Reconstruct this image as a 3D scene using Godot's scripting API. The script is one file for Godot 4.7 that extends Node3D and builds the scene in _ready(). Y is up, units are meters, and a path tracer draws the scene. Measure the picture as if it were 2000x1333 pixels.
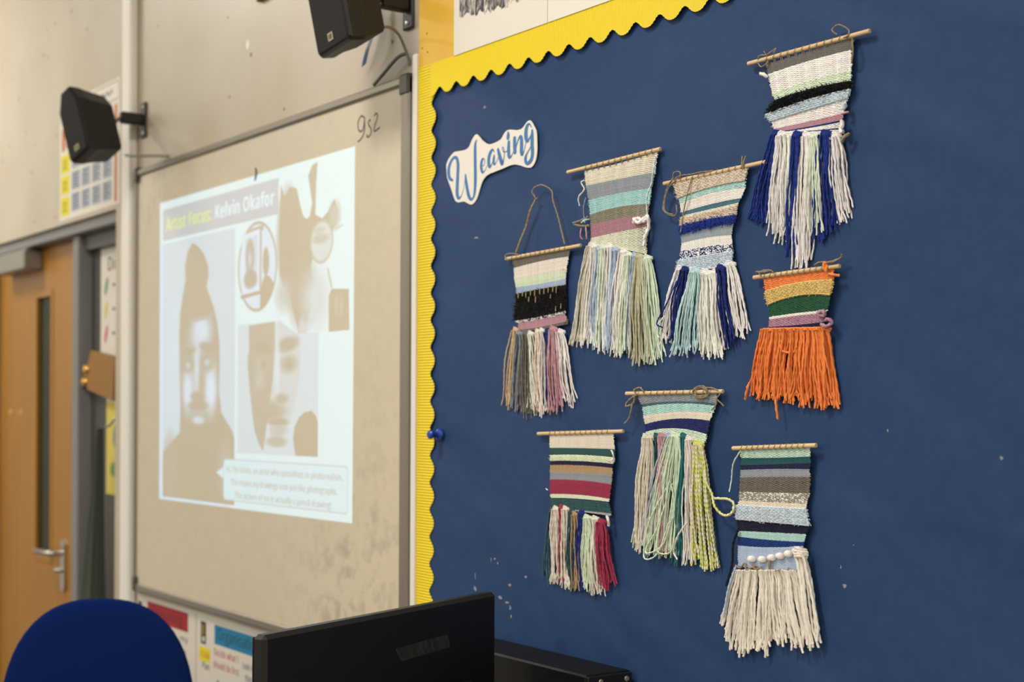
extends Node3D
# A classroom wall: blue display board with eight hand-made wall hangings, whiteboard with a projected slide, door at the far end.
# The front wall is the plane z = 0, x runs to the right along it, the room lies towards +z.

const WEAVINGS := [
	{"label": "weaving with furry black band, hanging from a tall twine loop",
	"dowel": [0.335, 1.7447, 0.5575, 1.7503],
	"bounds": [
		[0.3515, 1.7409, 0.4371, 1.7411, 0.5237, 1.7447],
		[0.3594, 1.7264, 0.4314, 1.732, 0.521, 1.7343],
		[0.3608, 1.7062, 0.4373, 1.7098, 0.5147, 1.7134],
		[0.3658, 1.6913, 0.4375, 1.6929, 0.5132, 1.6969],
		[0.3671, 1.6791, 0.4376, 1.6834, 0.5122, 1.6861],
		[0.3615, 1.6308, 0.4322, 1.6345, 0.5136, 1.6416],
		[0.3735, 1.6258, 0.438, 1.6298, 0.5109, 1.6358],
		[0.3736, 1.614, 0.4439, 1.617, 0.5192, 1.6239],
		[0.3767, 1.6097, 0.4496, 1.6127, 0.5193, 1.6182]],
	"bands": [["6f6861", 0], ["ddd0c4", 0], ["c4d6b4", 0], ["94a9c4", 0], ["141313", 2], ["e2dcdc", 3, "20284a"], ["b78692", 0], ["6f6861", 0]],
	"tassels": [
		[0.3647, 1.6133, 0.3386, 1.4744, 0.0367, 7, "c9a878", 0.0013, 0],
		[0.3809, 1.6058, 0.3617, 1.4676, 0.0302, 7, "7f8a96", 0.0013, 0],
		[0.3963, 1.6052, 0.3917, 1.4585, 0.0592, 13, "6f6a63", 0.0013, 0],
		[0.4139, 1.6046, 0.4173, 1.4748, 0.0268, 7, "d3d4c4", 0.0013, 0],
		[0.4324, 1.6073, 0.4291, 1.463, 0.0347, 7, "e6c3ae", 0.0013, 0],
		[0.4485, 1.6084, 0.4463, 1.459, 0.0149, 5, "ddd6cc", 0.0013, 0],
		[0.461, 1.6062, 0.4531, 1.4672, 0.0251, 7, "1c2f78", 0.0013, 0],
		[0.4807, 1.6105, 0.4819, 1.4674, 0.047, 12, "b78692", 0.0013, 0],
		[0.5002, 1.6048, 0.5166, 1.4769, 0.0437, 10, "ddd3cf", 0.0013, 0]],
	"ends": [
		["8d7b5c", 0.0013, [0.3695, 1.7517, 0.3842, 1.7729, 0.3988, 1.799, 0.4161, 1.8247, 0.4276, 1.8438, 0.4217, 1.8547, 0.4257, 1.8628, 0.4429, 1.8665, 0.4617, 1.8619, 0.4759, 1.8518, 0.4844, 1.8341, 0.4957, 1.8062, 0.507, 1.7786, 0.5181, 1.756]],
		["8d7b5c", 0.0013, [0.3724, 1.7525, 0.386, 1.772, 0.4017, 1.7987, 0.4179, 1.8228, 0.4293, 1.843, 0.4362, 1.8429]],
		["8d7b5c", 0.001, [0.3785, 1.7492, 0.3544, 1.7529, 0.3349, 1.751, 0.3423, 1.7452]],
		["e2d6c6", 0.0009, [0.5103, 1.712, 0.5168, 1.7142, 0.5212, 1.7119]],
		["6f6861", 0.0012, [0.5138, 1.6191, 0.522, 1.6221, 0.5209, 1.6254]],
		["9a8a52", 0.0009, [0.379, 1.6808, 0.3803, 1.6704]],
		["9a8a52", 0.0009, [0.3921, 1.6821, 0.3934, 1.6731]],
		["9a8a52", 0.0009, [0.4027, 1.6821, 0.404, 1.6704]],
		["9a8a52", 0.0009, [0.4167, 1.6826, 0.418, 1.673]],
		["9a8a52", 0.0009, [0.4295, 1.6839, 0.4307, 1.6716]],
		["9a8a52", 0.0009, [0.4444, 1.685, 0.4457, 1.6734]],
		["9a8a52", 0.0009, [0.457, 1.6835, 0.4582, 1.6734]],
		["9a8a52", 0.0009, [0.4694, 1.6855, 0.4706, 1.6753]],
		["9a8a52", 0.0009, [0.4829, 1.6846, 0.4841, 1.6758]],
		["9a8a52", 0.0009, [0.4929, 1.6846, 0.4941, 1.6726]],
		["9a8a52", 0.0009, [0.4116, 1.6713, 0.4128, 1.6624]],
		["9a8a52", 0.0009, [0.4319, 1.6702, 0.4332, 1.6599]],
		["9a8a52", 0.0009, [0.4763, 1.6716, 0.4774, 1.6649]],
		["9a8a52", 0.0009, [0.4915, 1.6501, 0.4927, 1.6414]],
		["9a8a52", 0.0009, [0.5064, 1.6539, 0.5076, 1.6453]]]},
	{"label": "weaving with broad cream, grey and turquoise bands and long pale blue-green fringe",
	"dowel": [0.5188, 1.8792, 0.7617, 1.8854],
	"bounds": [
		[0.5668, 1.8715, 0.6582, 1.8727, 0.753, 1.8795],
		[0.5695, 1.8498, 0.6537, 1.8507, 0.7467, 1.8502],
		[0.5771, 1.8246, 0.6539, 1.827, 0.738, 1.8253],
		[0.5812, 1.7998, 0.6541, 1.8047, 0.7338, 1.8013],
		[0.5823, 1.783, 0.6542, 1.7857, 0.7282, 1.7846],
		[0.585, 1.7599, 0.6544, 1.7634, 0.7274, 1.7659],
		[0.5826, 1.7489, 0.6546, 1.7367, 0.7269, 1.7211]],
	"bands": [["cfc8b0", 1], ["8b939c", 0], ["8fc0c2", 1], ["85806f", 1], ["a97a88", 0], ["c5c8ae", 1]],
	"tassels": [
		[0.5851, 1.7469, 0.5416, 1.5812, 0.0404, 11, "c9c5b0", 0.0013, 0],
		[0.5949, 1.7439, 0.5692, 1.5797, 0.0298, 8, "e6dfd8", 0.0013, 0],
		[0.6041, 1.7392, 0.583, 1.5769, 0.0295, 9, "9db4d4", 0.0013, 0],
		[0.6191, 1.7403, 0.5997, 1.5698, 0.0292, 8, "cfe0c4", 0.0013, 0],
		[0.6348, 1.7405, 0.6161, 1.5663, 0.0269, 8, "e6dfd8", 0.0013, 0],
		[0.65, 1.7333, 0.6267, 1.569, 0.0239, 8, "9db4d4", 0.0013, 0],
		[0.6696, 1.7296, 0.6443, 1.5626, 0.0283, 10, "e6dfd8", 0.0013, 0],
		[0.6871, 1.7228, 0.6597, 1.5622, 0.028, 7, "cfe0c4", 0.0013, 0],
		[0.6986, 1.7205, 0.6755, 1.5677, 0.0231, 7, "9db4d4", 0.0013, 0],
		[0.7121, 1.7179, 0.7103, 1.5464, 0.0541, 15, "b3b190", 0.0013, 0],
		[0.7287, 1.7143, 0.7459, 1.5491, 0.0396, 14, "c3dab9", 0.0013, 0]],
	"ends": [
		["e2d6c6", 0.0012, [0.5694, 1.859, 0.5629, 1.8558, 0.568, 1.8439, 0.5572, 1.8314, 0.5558, 1.8177]],
		["8b939c", 0.0009, [0.5746, 1.8294, 0.5702, 1.8147, 0.5674, 1.7997, 0.5749, 1.7867]],
		["bcd2dc", 0.0013, [0.7539, 1.8736, 0.7489, 1.8499, 0.7424, 1.8335, 0.7351, 1.8113, 0.7331, 1.7826]],
		["9fc4c8", 0.0012, [0.7488, 1.8614, 0.754, 1.8578, 0.7511, 1.8467]],
		["7a7a66", 0.0022, [0.5399, 1.7896, 0.5575, 1.7909, 0.5748, 1.7943, 0.5812, 1.7952]],
		["7a7a66", 0.002, [0.5425, 1.7875, 0.5626, 1.7824, 0.5814, 1.7815]],
		["b0dcd8", 0.0014, [0.5625, 1.788, 0.5749, 1.7913, 0.5823, 1.7921]],
		["b78692", 0.0014, [0.5626, 1.7788, 0.5617, 1.7651, 0.5637, 1.7603]],
		["b78692", 0.0014, [0.575, 1.7806, 0.5785, 1.7651, 0.5751, 1.7593]],
		["e6dfd8", 0.003, [0.7004, 1.7807, 0.714, 1.773, 0.7273, 1.7803, 0.7384, 1.7798, 0.7363, 1.765, 0.732, 1.751, 0.7276, 1.7456]],
		["e6dfd8", 0.003, [0.7004, 1.7743, 0.7116, 1.7805, 0.7229, 1.7744, 0.734, 1.7762]],
		["e6dfd8", 0.0024, [0.7298, 1.7454, 0.7268, 1.7341]]]},
	{"label": "weaving with fluffy royal-blue and navy-flecked bands under a beige top",
	"dowel": [0.7704, 1.8292, 0.9947, 1.8339],
	"bounds": [
		[0.7942, 1.822, 0.8751, 1.8283, 0.955, 1.8297],
		[0.8049, 1.8024, 0.8753, 1.8106, 0.9517, 1.8116],
		[0.8076, 1.794, 0.8753, 1.802, 0.9501, 1.801],
		[0.8096, 1.7795, 0.8755, 1.7851, 0.9417, 1.7872],
		[0.8134, 1.7746, 0.8755, 1.7778, 0.9366, 1.7811],
		[0.8115, 1.7715, 0.8755, 1.7743, 0.935, 1.7781],
		[0.8116, 1.759, 0.872, 1.7629, 0.9316, 1.7631],
		[0.8098, 1.7456, 0.8685, 1.75, 0.9266, 1.7516],
		[0.8118, 1.7316, 0.8686, 1.7352, 0.9215, 1.7341],
		[0.81, 1.7192, 0.8687, 1.7217, 0.9233, 1.7207],
		[0.8064, 1.7057, 0.8652, 1.7085, 0.9251, 1.7102],
		[0.8008, 1.6903, 0.8654, 1.6863, 0.9235, 1.6917]],
	"bands": [["cbb9a6", 5], ["9cc9c6", 1], ["e0dad2", 0], ["4d7686", 0], ["c3d9c9", 0], ["cfb9a4", 5], ["2448b0", 2], ["93a0ab", 0], ["e4dfd8", 0], ["dfe2ea", 3, "1c2a66"], ["b7c9da", 5]],
	"tassels": [
		[0.8102, 1.6908, 0.7692, 1.5779, 0.0294, 9, "e1dbda", 0.0014, 0],
		[0.8233, 1.6886, 0.7941, 1.5814, 0.0228, 10, "1c2f78", 0.0014, 0],
		[0.8363, 1.6852, 0.8116, 1.6054, 0.0112, 5, "e1dbda", 0.0014, 0],
		[0.8455, 1.6846, 0.8168, 1.5576, 0.056, 13, "a6cdcf", 0.0014, 0],
		[0.8636, 1.682, 0.8591, 1.5554, 0.0254, 8, "e6dfd8", 0.0014, 0],
		[0.8762, 1.6792, 0.8789, 1.5517, 0.0321, 11, "dfe3d6", 0.0014, 0],
		[0.8887, 1.6798, 0.8949, 1.5545, 0.0282, 9, "e6dfd8", 0.0014, 0],
		[0.9027, 1.6853, 0.9158, 1.5721, 0.0313, 11, "1c2f78", 0.0014, 0],
		[0.9191, 1.6902, 0.937, 1.5822, 0.0376, 12, "e1dcd8", 0.0014, 0]],
	"ends": [
		["8d7b5c", 0.001, [0.7978, 1.8354, 0.7846, 1.8232, 0.7721, 1.8005, 0.7769, 1.7852, 0.7945, 1.7758, 0.8058, 1.7804, 0.8038, 1.7919]],
		["8d7b5c", 0.001, [0.8035, 1.831, 0.7866, 1.8204, 0.7745, 1.8002, 0.78, 1.7844, 0.7945, 1.7778]],
		["8d7b5c", 0.001, [0.8396, 1.8303, 0.8281, 1.7993, 0.8178, 1.7754, 0.8165, 1.748]],
		["8d7b5c", 0.001, [0.7979, 1.8317, 0.8129, 1.8361, 0.8352, 1.8358, 0.8607, 1.8355, 0.8858, 1.8348]],
		["8d7b5c", 0.001, [0.7941, 1.8334, 0.7997, 1.8428, 0.8091, 1.8428, 0.8148, 1.8358, 0.8054, 1.8307]],
		["8d7b5c", 0.0012, [0.9516, 1.8294, 0.9498, 1.838, 0.9481, 1.8478]],
		["8d7b5c", 0.0012, [0.9522, 1.8305, 0.9539, 1.8399, 0.9548, 1.8473]],
		["1c2f78", 0.0012, [0.8066, 1.6735, 0.7841, 1.6395, 0.7619, 1.6177, 0.7612, 1.6075, 0.771, 1.6021]],
		["e1dbda", 0.0012, [0.7766, 1.6196, 0.7574, 1.6013, 0.7594, 1.5897, 0.7672, 1.5869]]]},
	{"label": "highest weaving, white with a furry black band and navy-white fringe",
	"dowel": [0.9572, 1.9834, 1.1886, 1.984],
	"bounds": [
		[0.9923, 1.9719, 1.0786, 1.9746, 1.1594, 1.9789],
		[0.9983, 1.9609, 1.0787, 1.9649, 1.1543, 1.9652],
		[1.0056, 1.9312, 1.0789, 1.9374, 1.1545, 1.9377],
		[1.0123, 1.921, 1.079, 1.925, 1.1528, 1.9231],
		[0.9947, 1.9032, 1.0791, 1.9109, 1.1529, 1.9121],
		[1.0047, 1.8911, 1.0792, 1.8958, 1.1477, 1.9002],
		[1.0107, 1.8795, 1.0793, 1.8795, 1.1408, 1.8807],
		[1.0123, 1.8744, 1.0793, 1.8724, 1.1391, 1.8721],
		[1.0131, 1.8729, 1.0793, 1.8702, 1.1391, 1.8699],
		[1.0146, 1.8715, 1.0794, 1.8663, 1.1409, 1.8611],
		[1.0146, 1.8707, 1.0794, 1.8652, 1.1409, 1.8592],
		[1.0162, 1.869, 1.0831, 1.8611, 1.1427, 1.8527]],
	"bands": [["716e6c", 0], ["e9e1dc", 1], ["c3d9b9", 1], ["141313", 2], ["b4c5d4", 5], ["e2dad6", 1], ["b78692", 0], ["1c2f78", 0], ["e6dfd8", 0], ["1c2f78", 0], ["e6dfd8", 0]],
	"tassels": [
		[1.0146, 1.871, 0.9779, 1.7476, 0.0442, 14, "1b3488", 0.0014, 0],
		[1.0283, 1.867, 1.0137, 1.7294, 0.0313, 11, "e3dcd8", 0.0014, 0],
		[1.0417, 1.8636, 1.0281, 1.7168, 0.0294, 10, "dbe3d2", 0.0014, 0],
		[1.0577, 1.8626, 1.0421, 1.696, 0.0191, 9, "1b3488", 0.0014, 0],
		[1.0738, 1.8594, 1.062, 1.6772, 0.0414, 13, "e6dedb", 0.0014, 0],
		[1.0905, 1.8564, 1.0859, 1.7232, 0.0333, 10, "cfe3c6", 0.0014, 0],
		[1.1088, 1.857, 1.0922, 1.7111, 0.0294, 10, "1b3488", 0.0014, 0],
		[1.116, 1.8548, 1.1198, 1.7222, 0.018, 6, "1b3488", 0.0014, 0],
		[1.1257, 1.8507, 1.1347, 1.7356, 0.0337, 12, "e3dbd8", 0.0014, 0]],
	"ends": [
		["8d7b5c", 0.001, [0.9981, 1.9879, 0.9842, 1.9891, 0.9802, 1.9799, 0.9903, 1.9723, 1.0001, 1.979, 0.9941, 1.9944]],
		["8d7b5c", 0.001, [0.9981, 1.9879, 1.0079, 1.9902, 1.0157, 1.9944, 1.0138, 1.9877]],
		["8d7b5c", 0.001, [1.133, 1.9901, 1.1251, 1.9972, 1.1276, 2.0026, 1.14, 2.0016, 1.1524, 1.9929, 1.1542, 1.9845, 1.1454, 1.9836]],
		["8d7b5c", 0.0012, [1.1605, 1.9792, 1.163, 1.9601, 1.1579, 1.9464]],
		["e6dedb", 0.003, [1.1426, 1.8702, 1.1444, 1.8619, 1.1392, 1.86, 1.1438, 1.8539]],
		["e6dedb", 0.0028, [0.9864, 1.963, 0.9943, 1.9602, 0.9983, 1.9566]],
		["b78692", 0.0016, [1.1426, 1.8796, 1.1496, 1.8798, 1.1531, 1.8806]],
		["8d7b5c", 0.0025, [1.1428, 1.8407, 1.1481, 1.8466, 1.1543, 1.851]],
		["b4c5d4", 0.004, [1.1478, 1.8921, 1.1464, 1.8857]]]},
	{"label": "bright orange-fringed weaving with yellow and green bands",
	"dowel": [0.971, 1.6673, 1.1374, 1.6719],
	"bounds": [
		[0.9911, 1.6625, 1.057, 1.666, 1.1243, 1.6685],
		[0.9939, 1.6462, 1.057, 1.654, 1.1244, 1.6541],
		[1.0006, 1.6259, 1.0572, 1.6355, 1.1186, 1.6328],
		[1.002, 1.6083, 1.0523, 1.6111, 1.1139, 1.6127],
		[1.0026, 1.6046, 1.0523, 1.6074, 1.1091, 1.6089],
		[1.0021, 1.5937, 1.0524, 1.5941, 1.1068, 1.5964],
		[1.0008, 1.5905, 1.0524, 1.5904, 1.1073, 1.5909]],
	"bands": [["f07a35", 1], ["d3b060", 5], ["24593a", 1], ["e3ddd2", 0], ["a87e95", 1], ["2a2650", 1]],
	"tassels": [
		[0.9969, 1.5907, 0.9695, 1.4965, 0.021, 9, "f77a2c", 0.0016, 2],
		[1.0084, 1.5904, 0.9843, 1.4907, 0.0208, 9, "f77a2c", 0.0016, 2],
		[1.0199, 1.5902, 1.0002, 1.4926, 0.0205, 9, "f77a2c", 0.0016, 2],
		[1.0313, 1.5899, 1.0146, 1.4888, 0.0203, 9, "f77a2c", 0.0016, 2],
		[1.0425, 1.5897, 1.0302, 1.4907, 0.0201, 9, "f77a2c", 0.0016, 2],
		[1.0537, 1.5894, 1.0443, 1.487, 0.0198, 9, "f77a2c", 0.0016, 2],
		[1.0648, 1.5891, 1.0581, 1.4925, 0.0196, 9, "f77a2c", 0.0016, 2],
		[1.0757, 1.5889, 1.0732, 1.4797, 0.0194, 9, "f77a2c", 0.0016, 2],
		[1.0866, 1.5886, 1.0905, 1.4815, 0.0191, 9, "f77a2c", 0.0016, 2],
		[1.0974, 1.5884, 1.1064, 1.4798, 0.0189, 9, "f77a2c", 0.0016, 2],
		[1.1081, 1.5882, 1.1208, 1.4798, 0.0187, 9, "f77a2c", 0.0016, 2]],
	"ends": [
		["a87e95", 0.0028, [1.1043, 1.605, 1.1019, 1.6087, 1.1079, 1.6117, 1.114, 1.6085, 1.1116, 1.6047, 1.1055, 1.6049]],
		["a87e95", 0.0028, [1.1068, 1.5931, 1.1177, 1.5899, 1.1248, 1.5947, 1.1207, 1.5997, 1.114, 1.5982]],
		["8d7b5c", 0.0013, [1.1159, 1.6776, 1.1255, 1.6787, 1.1397, 1.6824, 1.1455, 1.6866]],
		["8d7b5c", 0.0013, [1.1243, 1.677, 1.1349, 1.6797, 1.1443, 1.6844]],
		["8d7b5c", 0.0012, [0.979, 1.6753, 0.9937, 1.6737, 1.0055, 1.6747, 1.016, 1.6721]],
		["8d7b5c", 0.0012, [0.9897, 1.6673, 0.987, 1.6741, 0.9976, 1.6762, 1.0133, 1.6742]],
		["8d7b5c", 0.0012, [1.0941, 1.6765, 1.1038, 1.6794, 1.1159, 1.6789]],
		["f77a2c", 0.0022, [1.1136, 1.6678, 1.1123, 1.6779, 1.1147, 1.6768, 1.1172, 1.6658]],
		["f77a2c", 0.0022, [1.1208, 1.6619, 1.1303, 1.6603, 1.1379, 1.6584]],
		["f77a2c", 0.0019, [1.0198, 1.4907, 1.0225, 1.4776, 1.0231, 1.4607]],
		["f77a2c", 0.0019, [0.9667, 1.5137, 0.9614, 1.4984, 0.9566, 1.4888]],
		["f77a2c", 0.0019, [1.027, 1.5712, 1.0348, 1.5579, 1.0527, 1.5555, 1.0627, 1.5627]]]},
	{"label": "weaving with wide crimson band between grey and mint bands",
	"dowel": [0.4363, 1.428, 0.6725, 1.4367],
	"bounds": [
		[0.4691, 1.4253, 0.5596, 1.4295, 0.6432, 1.4332],
		[0.4713, 1.4041, 0.5598, 1.406, 0.6488, 1.4067],
		[0.4714, 1.3913, 0.5599, 1.3943, 0.6489, 1.393],
		[0.4715, 1.3812, 0.56, 1.3838, 0.6454, 1.3822],
		[0.4728, 1.374, 0.5601, 1.3767, 0.6426, 1.3757],
		[0.4717, 1.3619, 0.5602, 1.3639, 0.6427, 1.3643],
		[0.4718, 1.3486, 0.5603, 1.351, 0.6403, 1.3482],
		[0.472, 1.3233, 0.5605, 1.3264, 0.635, 1.324],
		[0.4741, 1.3167, 0.5605, 1.3196, 0.634, 1.3191],
		[0.4741, 1.315, 0.5605, 1.3177, 0.6332, 1.3175],
		[0.4763, 1.2994, 0.5607, 1.3004, 0.6406, 1.3004],
		[0.4783, 1.2972, 0.5607, 1.298, 0.6389, 1.2957]],
	"bands": [["d9ccba", 0], ["2d5757", 0], ["c7d4ae", 1], ["20223f", 0], ["a98b63", 0], ["8b9098", 0], ["9c2e4b", 0], ["ccd8b8", 0], ["20223f", 0], ["2d5557", 1], ["a9aaa8", 0]],
	"tassels": [
		[0.4791, 1.2929, 0.4591, 1.1664, 0.031, 7, "3c5f6b", 0.0013, 0],
		[0.4923, 1.298, 0.4866, 1.1685, 0.0321, 9, "d8ccba", 0.0013, 0],
		[0.5062, 1.3013, 0.5041, 1.1758, 0.0135, 5, "a52f50", 0.0013, 0],
		[0.52, 1.2997, 0.5137, 1.1661, 0.0221, 7, "d8ccba", 0.0013, 0],
		[0.5357, 1.296, 0.5286, 1.1634, 0.0195, 9, "2b5460", 0.0013, 0],
		[0.5454, 1.2919, 0.5418, 1.1643, 0.0193, 7, "a98b63", 0.0013, 0],
		[0.5626, 1.2953, 0.5556, 1.1663, 0.0307, 11, "1b2f80", 0.0013, 0],
		[0.5798, 1.289, 0.577, 1.1686, 0.0287, 10, "c3d8b6", 0.0013, 0],
		[0.5985, 1.2879, 0.5995, 1.1624, 0.0342, 11, "d5cfbe", 0.0013, 0],
		[0.6189, 1.2847, 0.6289, 1.1764, 0.0431, 12, "a52f50", 0.0013, 0]],
	"ends": [
		["e2d6c6", 0.0014, [0.646, 1.405, 0.6518, 1.3999, 0.6497, 1.3908, 0.6418, 1.3871]],
		["d8ccba", 0.0025, [0.6352, 1.2954, 0.6407, 1.2901, 0.6383, 1.2797]],
		["e2d6c6", 0.001, [0.4658, 1.3326, 0.4719, 1.3305]]]},
	{"label": "weaving with one navy band and a lime-flecked tassel at the right of its fringe",
	"dowel": [0.6797, 1.4982, 0.9072, 1.5009],
	"bounds": [
		[0.7074, 1.4928, 0.7964, 1.4974, 0.8916, 1.4948],
		[0.7168, 1.4808, 0.8, 1.4857, 0.8917, 1.4824],
		[0.7206, 1.4764, 0.8, 1.4822, 0.8884, 1.479],
		[0.7226, 1.462, 0.8001, 1.4693, 0.8836, 1.4676],
		[0.7264, 1.4488, 0.8002, 1.4585, 0.877, 1.4562],
		[0.7283, 1.4369, 0.8003, 1.4436, 0.8705, 1.4356],
		[0.7302, 1.4297, 0.7969, 1.4299, 0.8656, 1.4218]],
	"bands": [["868d92", 1], ["4a6573", 0], ["9ccbc4", 1], ["d9cdb8", 0], ["252d68", 1], ["b9d3b9", 1]],
	"tassels": [
		[0.7265, 1.4279, 0.6999, 1.2485, 0.0151, 4, "c3dcc0", 0.0013, 0],
		[0.7394, 1.4275, 0.7157, 1.245, 0.0447, 15, "cdc3b0", 0.0013, 0],
		[0.754, 1.4295, 0.7503, 1.3408, 0.0095, 5, "205e66", 0.0013, 0],
		[0.7692, 1.4305, 0.7691, 1.2424, 0.0251, 8, "b78692", 0.0013, 0],
		[0.7856, 1.4309, 0.7224, 1.2383, 0.0334, 7, "9dafcc", 0.0013, 0],
		[0.8022, 1.4312, 0.7627, 1.2418, 0.0794, 20, "c0d9b8", 0.0013, 0],
		[0.8185, 1.4308, 0.8012, 1.2324, 0.0281, 10, "1f6a70", 0.0013, 0],
		[0.8334, 1.4265, 0.8269, 1.2336, 0.0241, 8, "d9d2cb", 0.0013, 0],
		[0.8522, 1.4201, 0.8643, 1.232, 0.0563, 16, "c3cc4f", 0.0016, 3]],
	"ends": [
		["c9cc72", 0.0021, [0.8719, 1.3836, 0.8767, 1.3634, 0.8861, 1.3457, 0.8961, 1.3281, 0.906, 1.3174, 0.9221, 1.3158, 0.9333, 1.3225, 0.9332, 1.3348, 0.9236, 1.3403, 0.9058, 1.3399, 0.8954, 1.3398], "d8d2b4"],
		["8d7b5c", 0.0012, [0.8448, 1.5, 0.8515, 1.5069, 0.865, 1.5091, 0.8767, 1.5044, 0.8784, 1.4976, 0.8701, 1.4919, 0.855, 1.4919, 0.8448, 1.4966, 0.8475, 1.5035, 0.8616, 1.5068, 0.8734, 1.5033, 0.8744, 1.4965, 0.8617, 1.4935, 0.8516, 1.4954, 0.8499, 1.5011]],
		["8d7b5c", 0.0011, [0.8717, 1.5067, 0.8915, 1.5055, 0.903, 1.4987, 0.8998, 1.4908, 0.895, 1.4817, 0.8868, 1.4726]],
		["8d7b5c", 0.0011, [0.8949, 1.4908, 0.9031, 1.4863, 0.9106, 1.4791]],
		["8d7b5c", 0.0014, [0.7092, 1.4969, 0.7054, 1.5042, 0.7166, 1.5077, 0.7259, 1.5048, 0.7278, 1.4981]],
		["8d7b5c", 0.0016, [0.7093, 1.4957, 0.698, 1.4909, 0.6829, 1.4824, 0.6868, 1.4775, 0.7, 1.4824, 0.7055, 1.4933]],
		["8d7b5c", 0.0013, [0.7, 1.4836, 0.6974, 1.4703, 0.6888, 1.458, 0.6824, 1.4494]],
		["c0d9b8", 0.0013, [0.7904, 1.357, 0.7441, 1.2951, 0.7279, 1.246, 0.7391, 1.2338, 0.7626, 1.2466, 0.7908, 1.296]],
		["c0d9b8", 0.0013, [0.7974, 1.3573, 0.7623, 1.2845, 0.7352, 1.2538, 0.7408, 1.2435, 0.7733, 1.2593, 0.7978, 1.3035]],
		["c0d9b8", 0.0013, [0.7729, 1.3089, 0.7626, 1.2537, 0.7806, 1.2458, 0.8017, 1.2593, 0.8031, 1.3108, 0.7975, 1.3526]],
		["d9d2cb", 0.0013, [0.8326, 1.2989, 0.812, 1.2765, 0.8, 1.2521, 0.8123, 1.2404]]]},
	{"label": "weaving with silver sparkle band and chunky cream fringe",
	"dowel": [0.9288, 1.4159, 1.0957, 1.4247],
	"bounds": [
		[0.9449, 1.4119, 1.012, 1.4164, 1.0808, 1.4196],
		[0.945, 1.4019, 1.0121, 1.4044, 1.0825, 1.4085],
		[0.9451, 1.3915, 1.0121, 1.395, 1.0836, 1.3998],
		[0.9451, 1.3842, 1.0122, 1.3884, 1.081, 1.3906],
		[0.9444, 1.3731, 1.0123, 1.3769, 1.0827, 1.38],
		[0.9427, 1.3521, 1.0124, 1.3542, 1.0812, 1.3568],
		[0.9428, 1.339, 1.0125, 1.3402, 1.0763, 1.3417],
		[0.938, 1.3322, 1.0126, 1.3338, 1.0747, 1.3353],
		[0.9363, 1.3103, 1.0127, 1.3109, 1.0832, 1.3111],
		[0.9402, 1.2938, 1.0128, 1.2969, 1.0749, 1.2993],
		[0.9402, 1.2851, 1.0129, 1.2854, 1.0716, 1.2876],
		[0.9403, 1.2721, 1.013, 1.2755, 1.07, 1.2827],
		[0.9405, 1.2414, 1.0061, 1.2412, 1.0583, 1.2449]],
	"bands": [["a6c3b2", 1], ["1f5a60", 0], ["232a4c", 0], ["8d949f", 0], ["6d675f", 1], ["9a938a", 4], ["ddcfb4", 0], ["b3c4d4", 5], ["1d2038", 1], ["9cc7c2", 0], ["1b3a80", 1], ["9fb3d0", 0]],
	"tassels": [
		[0.9443, 1.2357, 0.9072, 1.138, 0.023, 6, "ddd5c7", 0.0021, 1],
		[0.9554, 1.2368, 0.9252, 1.1192, 0.0227, 6, "ddd5c7", 0.0021, 1],
		[0.9665, 1.2379, 0.9429, 1.1112, 0.0224, 6, "ddd5c7", 0.0021, 1],
		[0.9774, 1.2389, 0.9603, 1.1163, 0.0221, 6, "ddd5c7", 0.0021, 1],
		[0.9882, 1.24, 0.9775, 1.1239, 0.0218, 6, "ddd5c7", 0.0021, 1],
		[0.999, 1.241, 0.9945, 1.1186, 0.0215, 6, "ddd5c7", 0.0021, 1],
		[1.0097, 1.242, 1.0111, 1.1388, 0.0212, 6, "ddd5c7", 0.0021, 1],
		[1.0202, 1.243, 1.0276, 1.136, 0.021, 6, "ddd5c7", 0.0021, 1],
		[1.0307, 1.244, 1.0439, 1.1408, 0.0207, 6, "ddd5c7", 0.0021, 1],
		[1.0412, 1.245, 1.0601, 1.1355, 0.0204, 6, "ddd5c7", 0.0021, 1],
		[1.0515, 1.246, 1.076, 1.1427, 0.0202, 6, "ddd5c7", 0.0021, 1],
		[1.069, 1.2739, 1.091, 1.1411, 0.0266, 6, "ddd5c7", 0.0023, 0]],
	"ends": [
		["b4cbc0", 0.0011, [0.9486, 1.4125, 0.9349, 1.3937, 0.9283, 1.3698, 0.9277, 1.3513]],
		["1d2038", 0.0022, [0.9439, 1.2956, 0.9351, 1.2729, 0.93, 1.2436, 0.9219, 1.2112]],
		["9fb3d0", 0.0018, [0.9405, 1.2419, 0.9257, 1.2063, 0.9128, 1.1625]],
		["8d7b5c", 0.0013, [0.9398, 1.2432, 0.9498, 1.2402, 0.9572, 1.2474, 0.9646, 1.239, 0.981, 1.2457, 0.9954, 1.2419, 1.0079, 1.2406, 1.006, 1.2608, 1.0114, 1.2511, 1.0097, 1.2407, 1.0273, 1.2437, 1.0446, 1.2454, 1.048, 1.247]],
		["8d7b5c", 0.0013, [0.9737, 1.2476, 0.9828, 1.2407, 0.9918, 1.2454]],
		["8d7b5c", 0.0013, [1.0079, 1.2418, 1.015, 1.2362, 1.0203, 1.2291]],
		["8d7b5c", 0.0011, [1.0307, 1.2453, 1.0412, 1.2425, 1.0463, 1.2493]],
		["e6e0d6", 0.0055, [0.9656, 1.2534, 0.9707, 1.2549, 0.9758, 1.2556]],
		["e6e0d6", 0.0055, [0.9874, 1.2548, 0.9924, 1.2563, 0.9975, 1.257]],
		["e6e0d6", 0.0055, [1.0064, 1.2591, 1.0113, 1.2605, 1.0163, 1.2612]],
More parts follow.
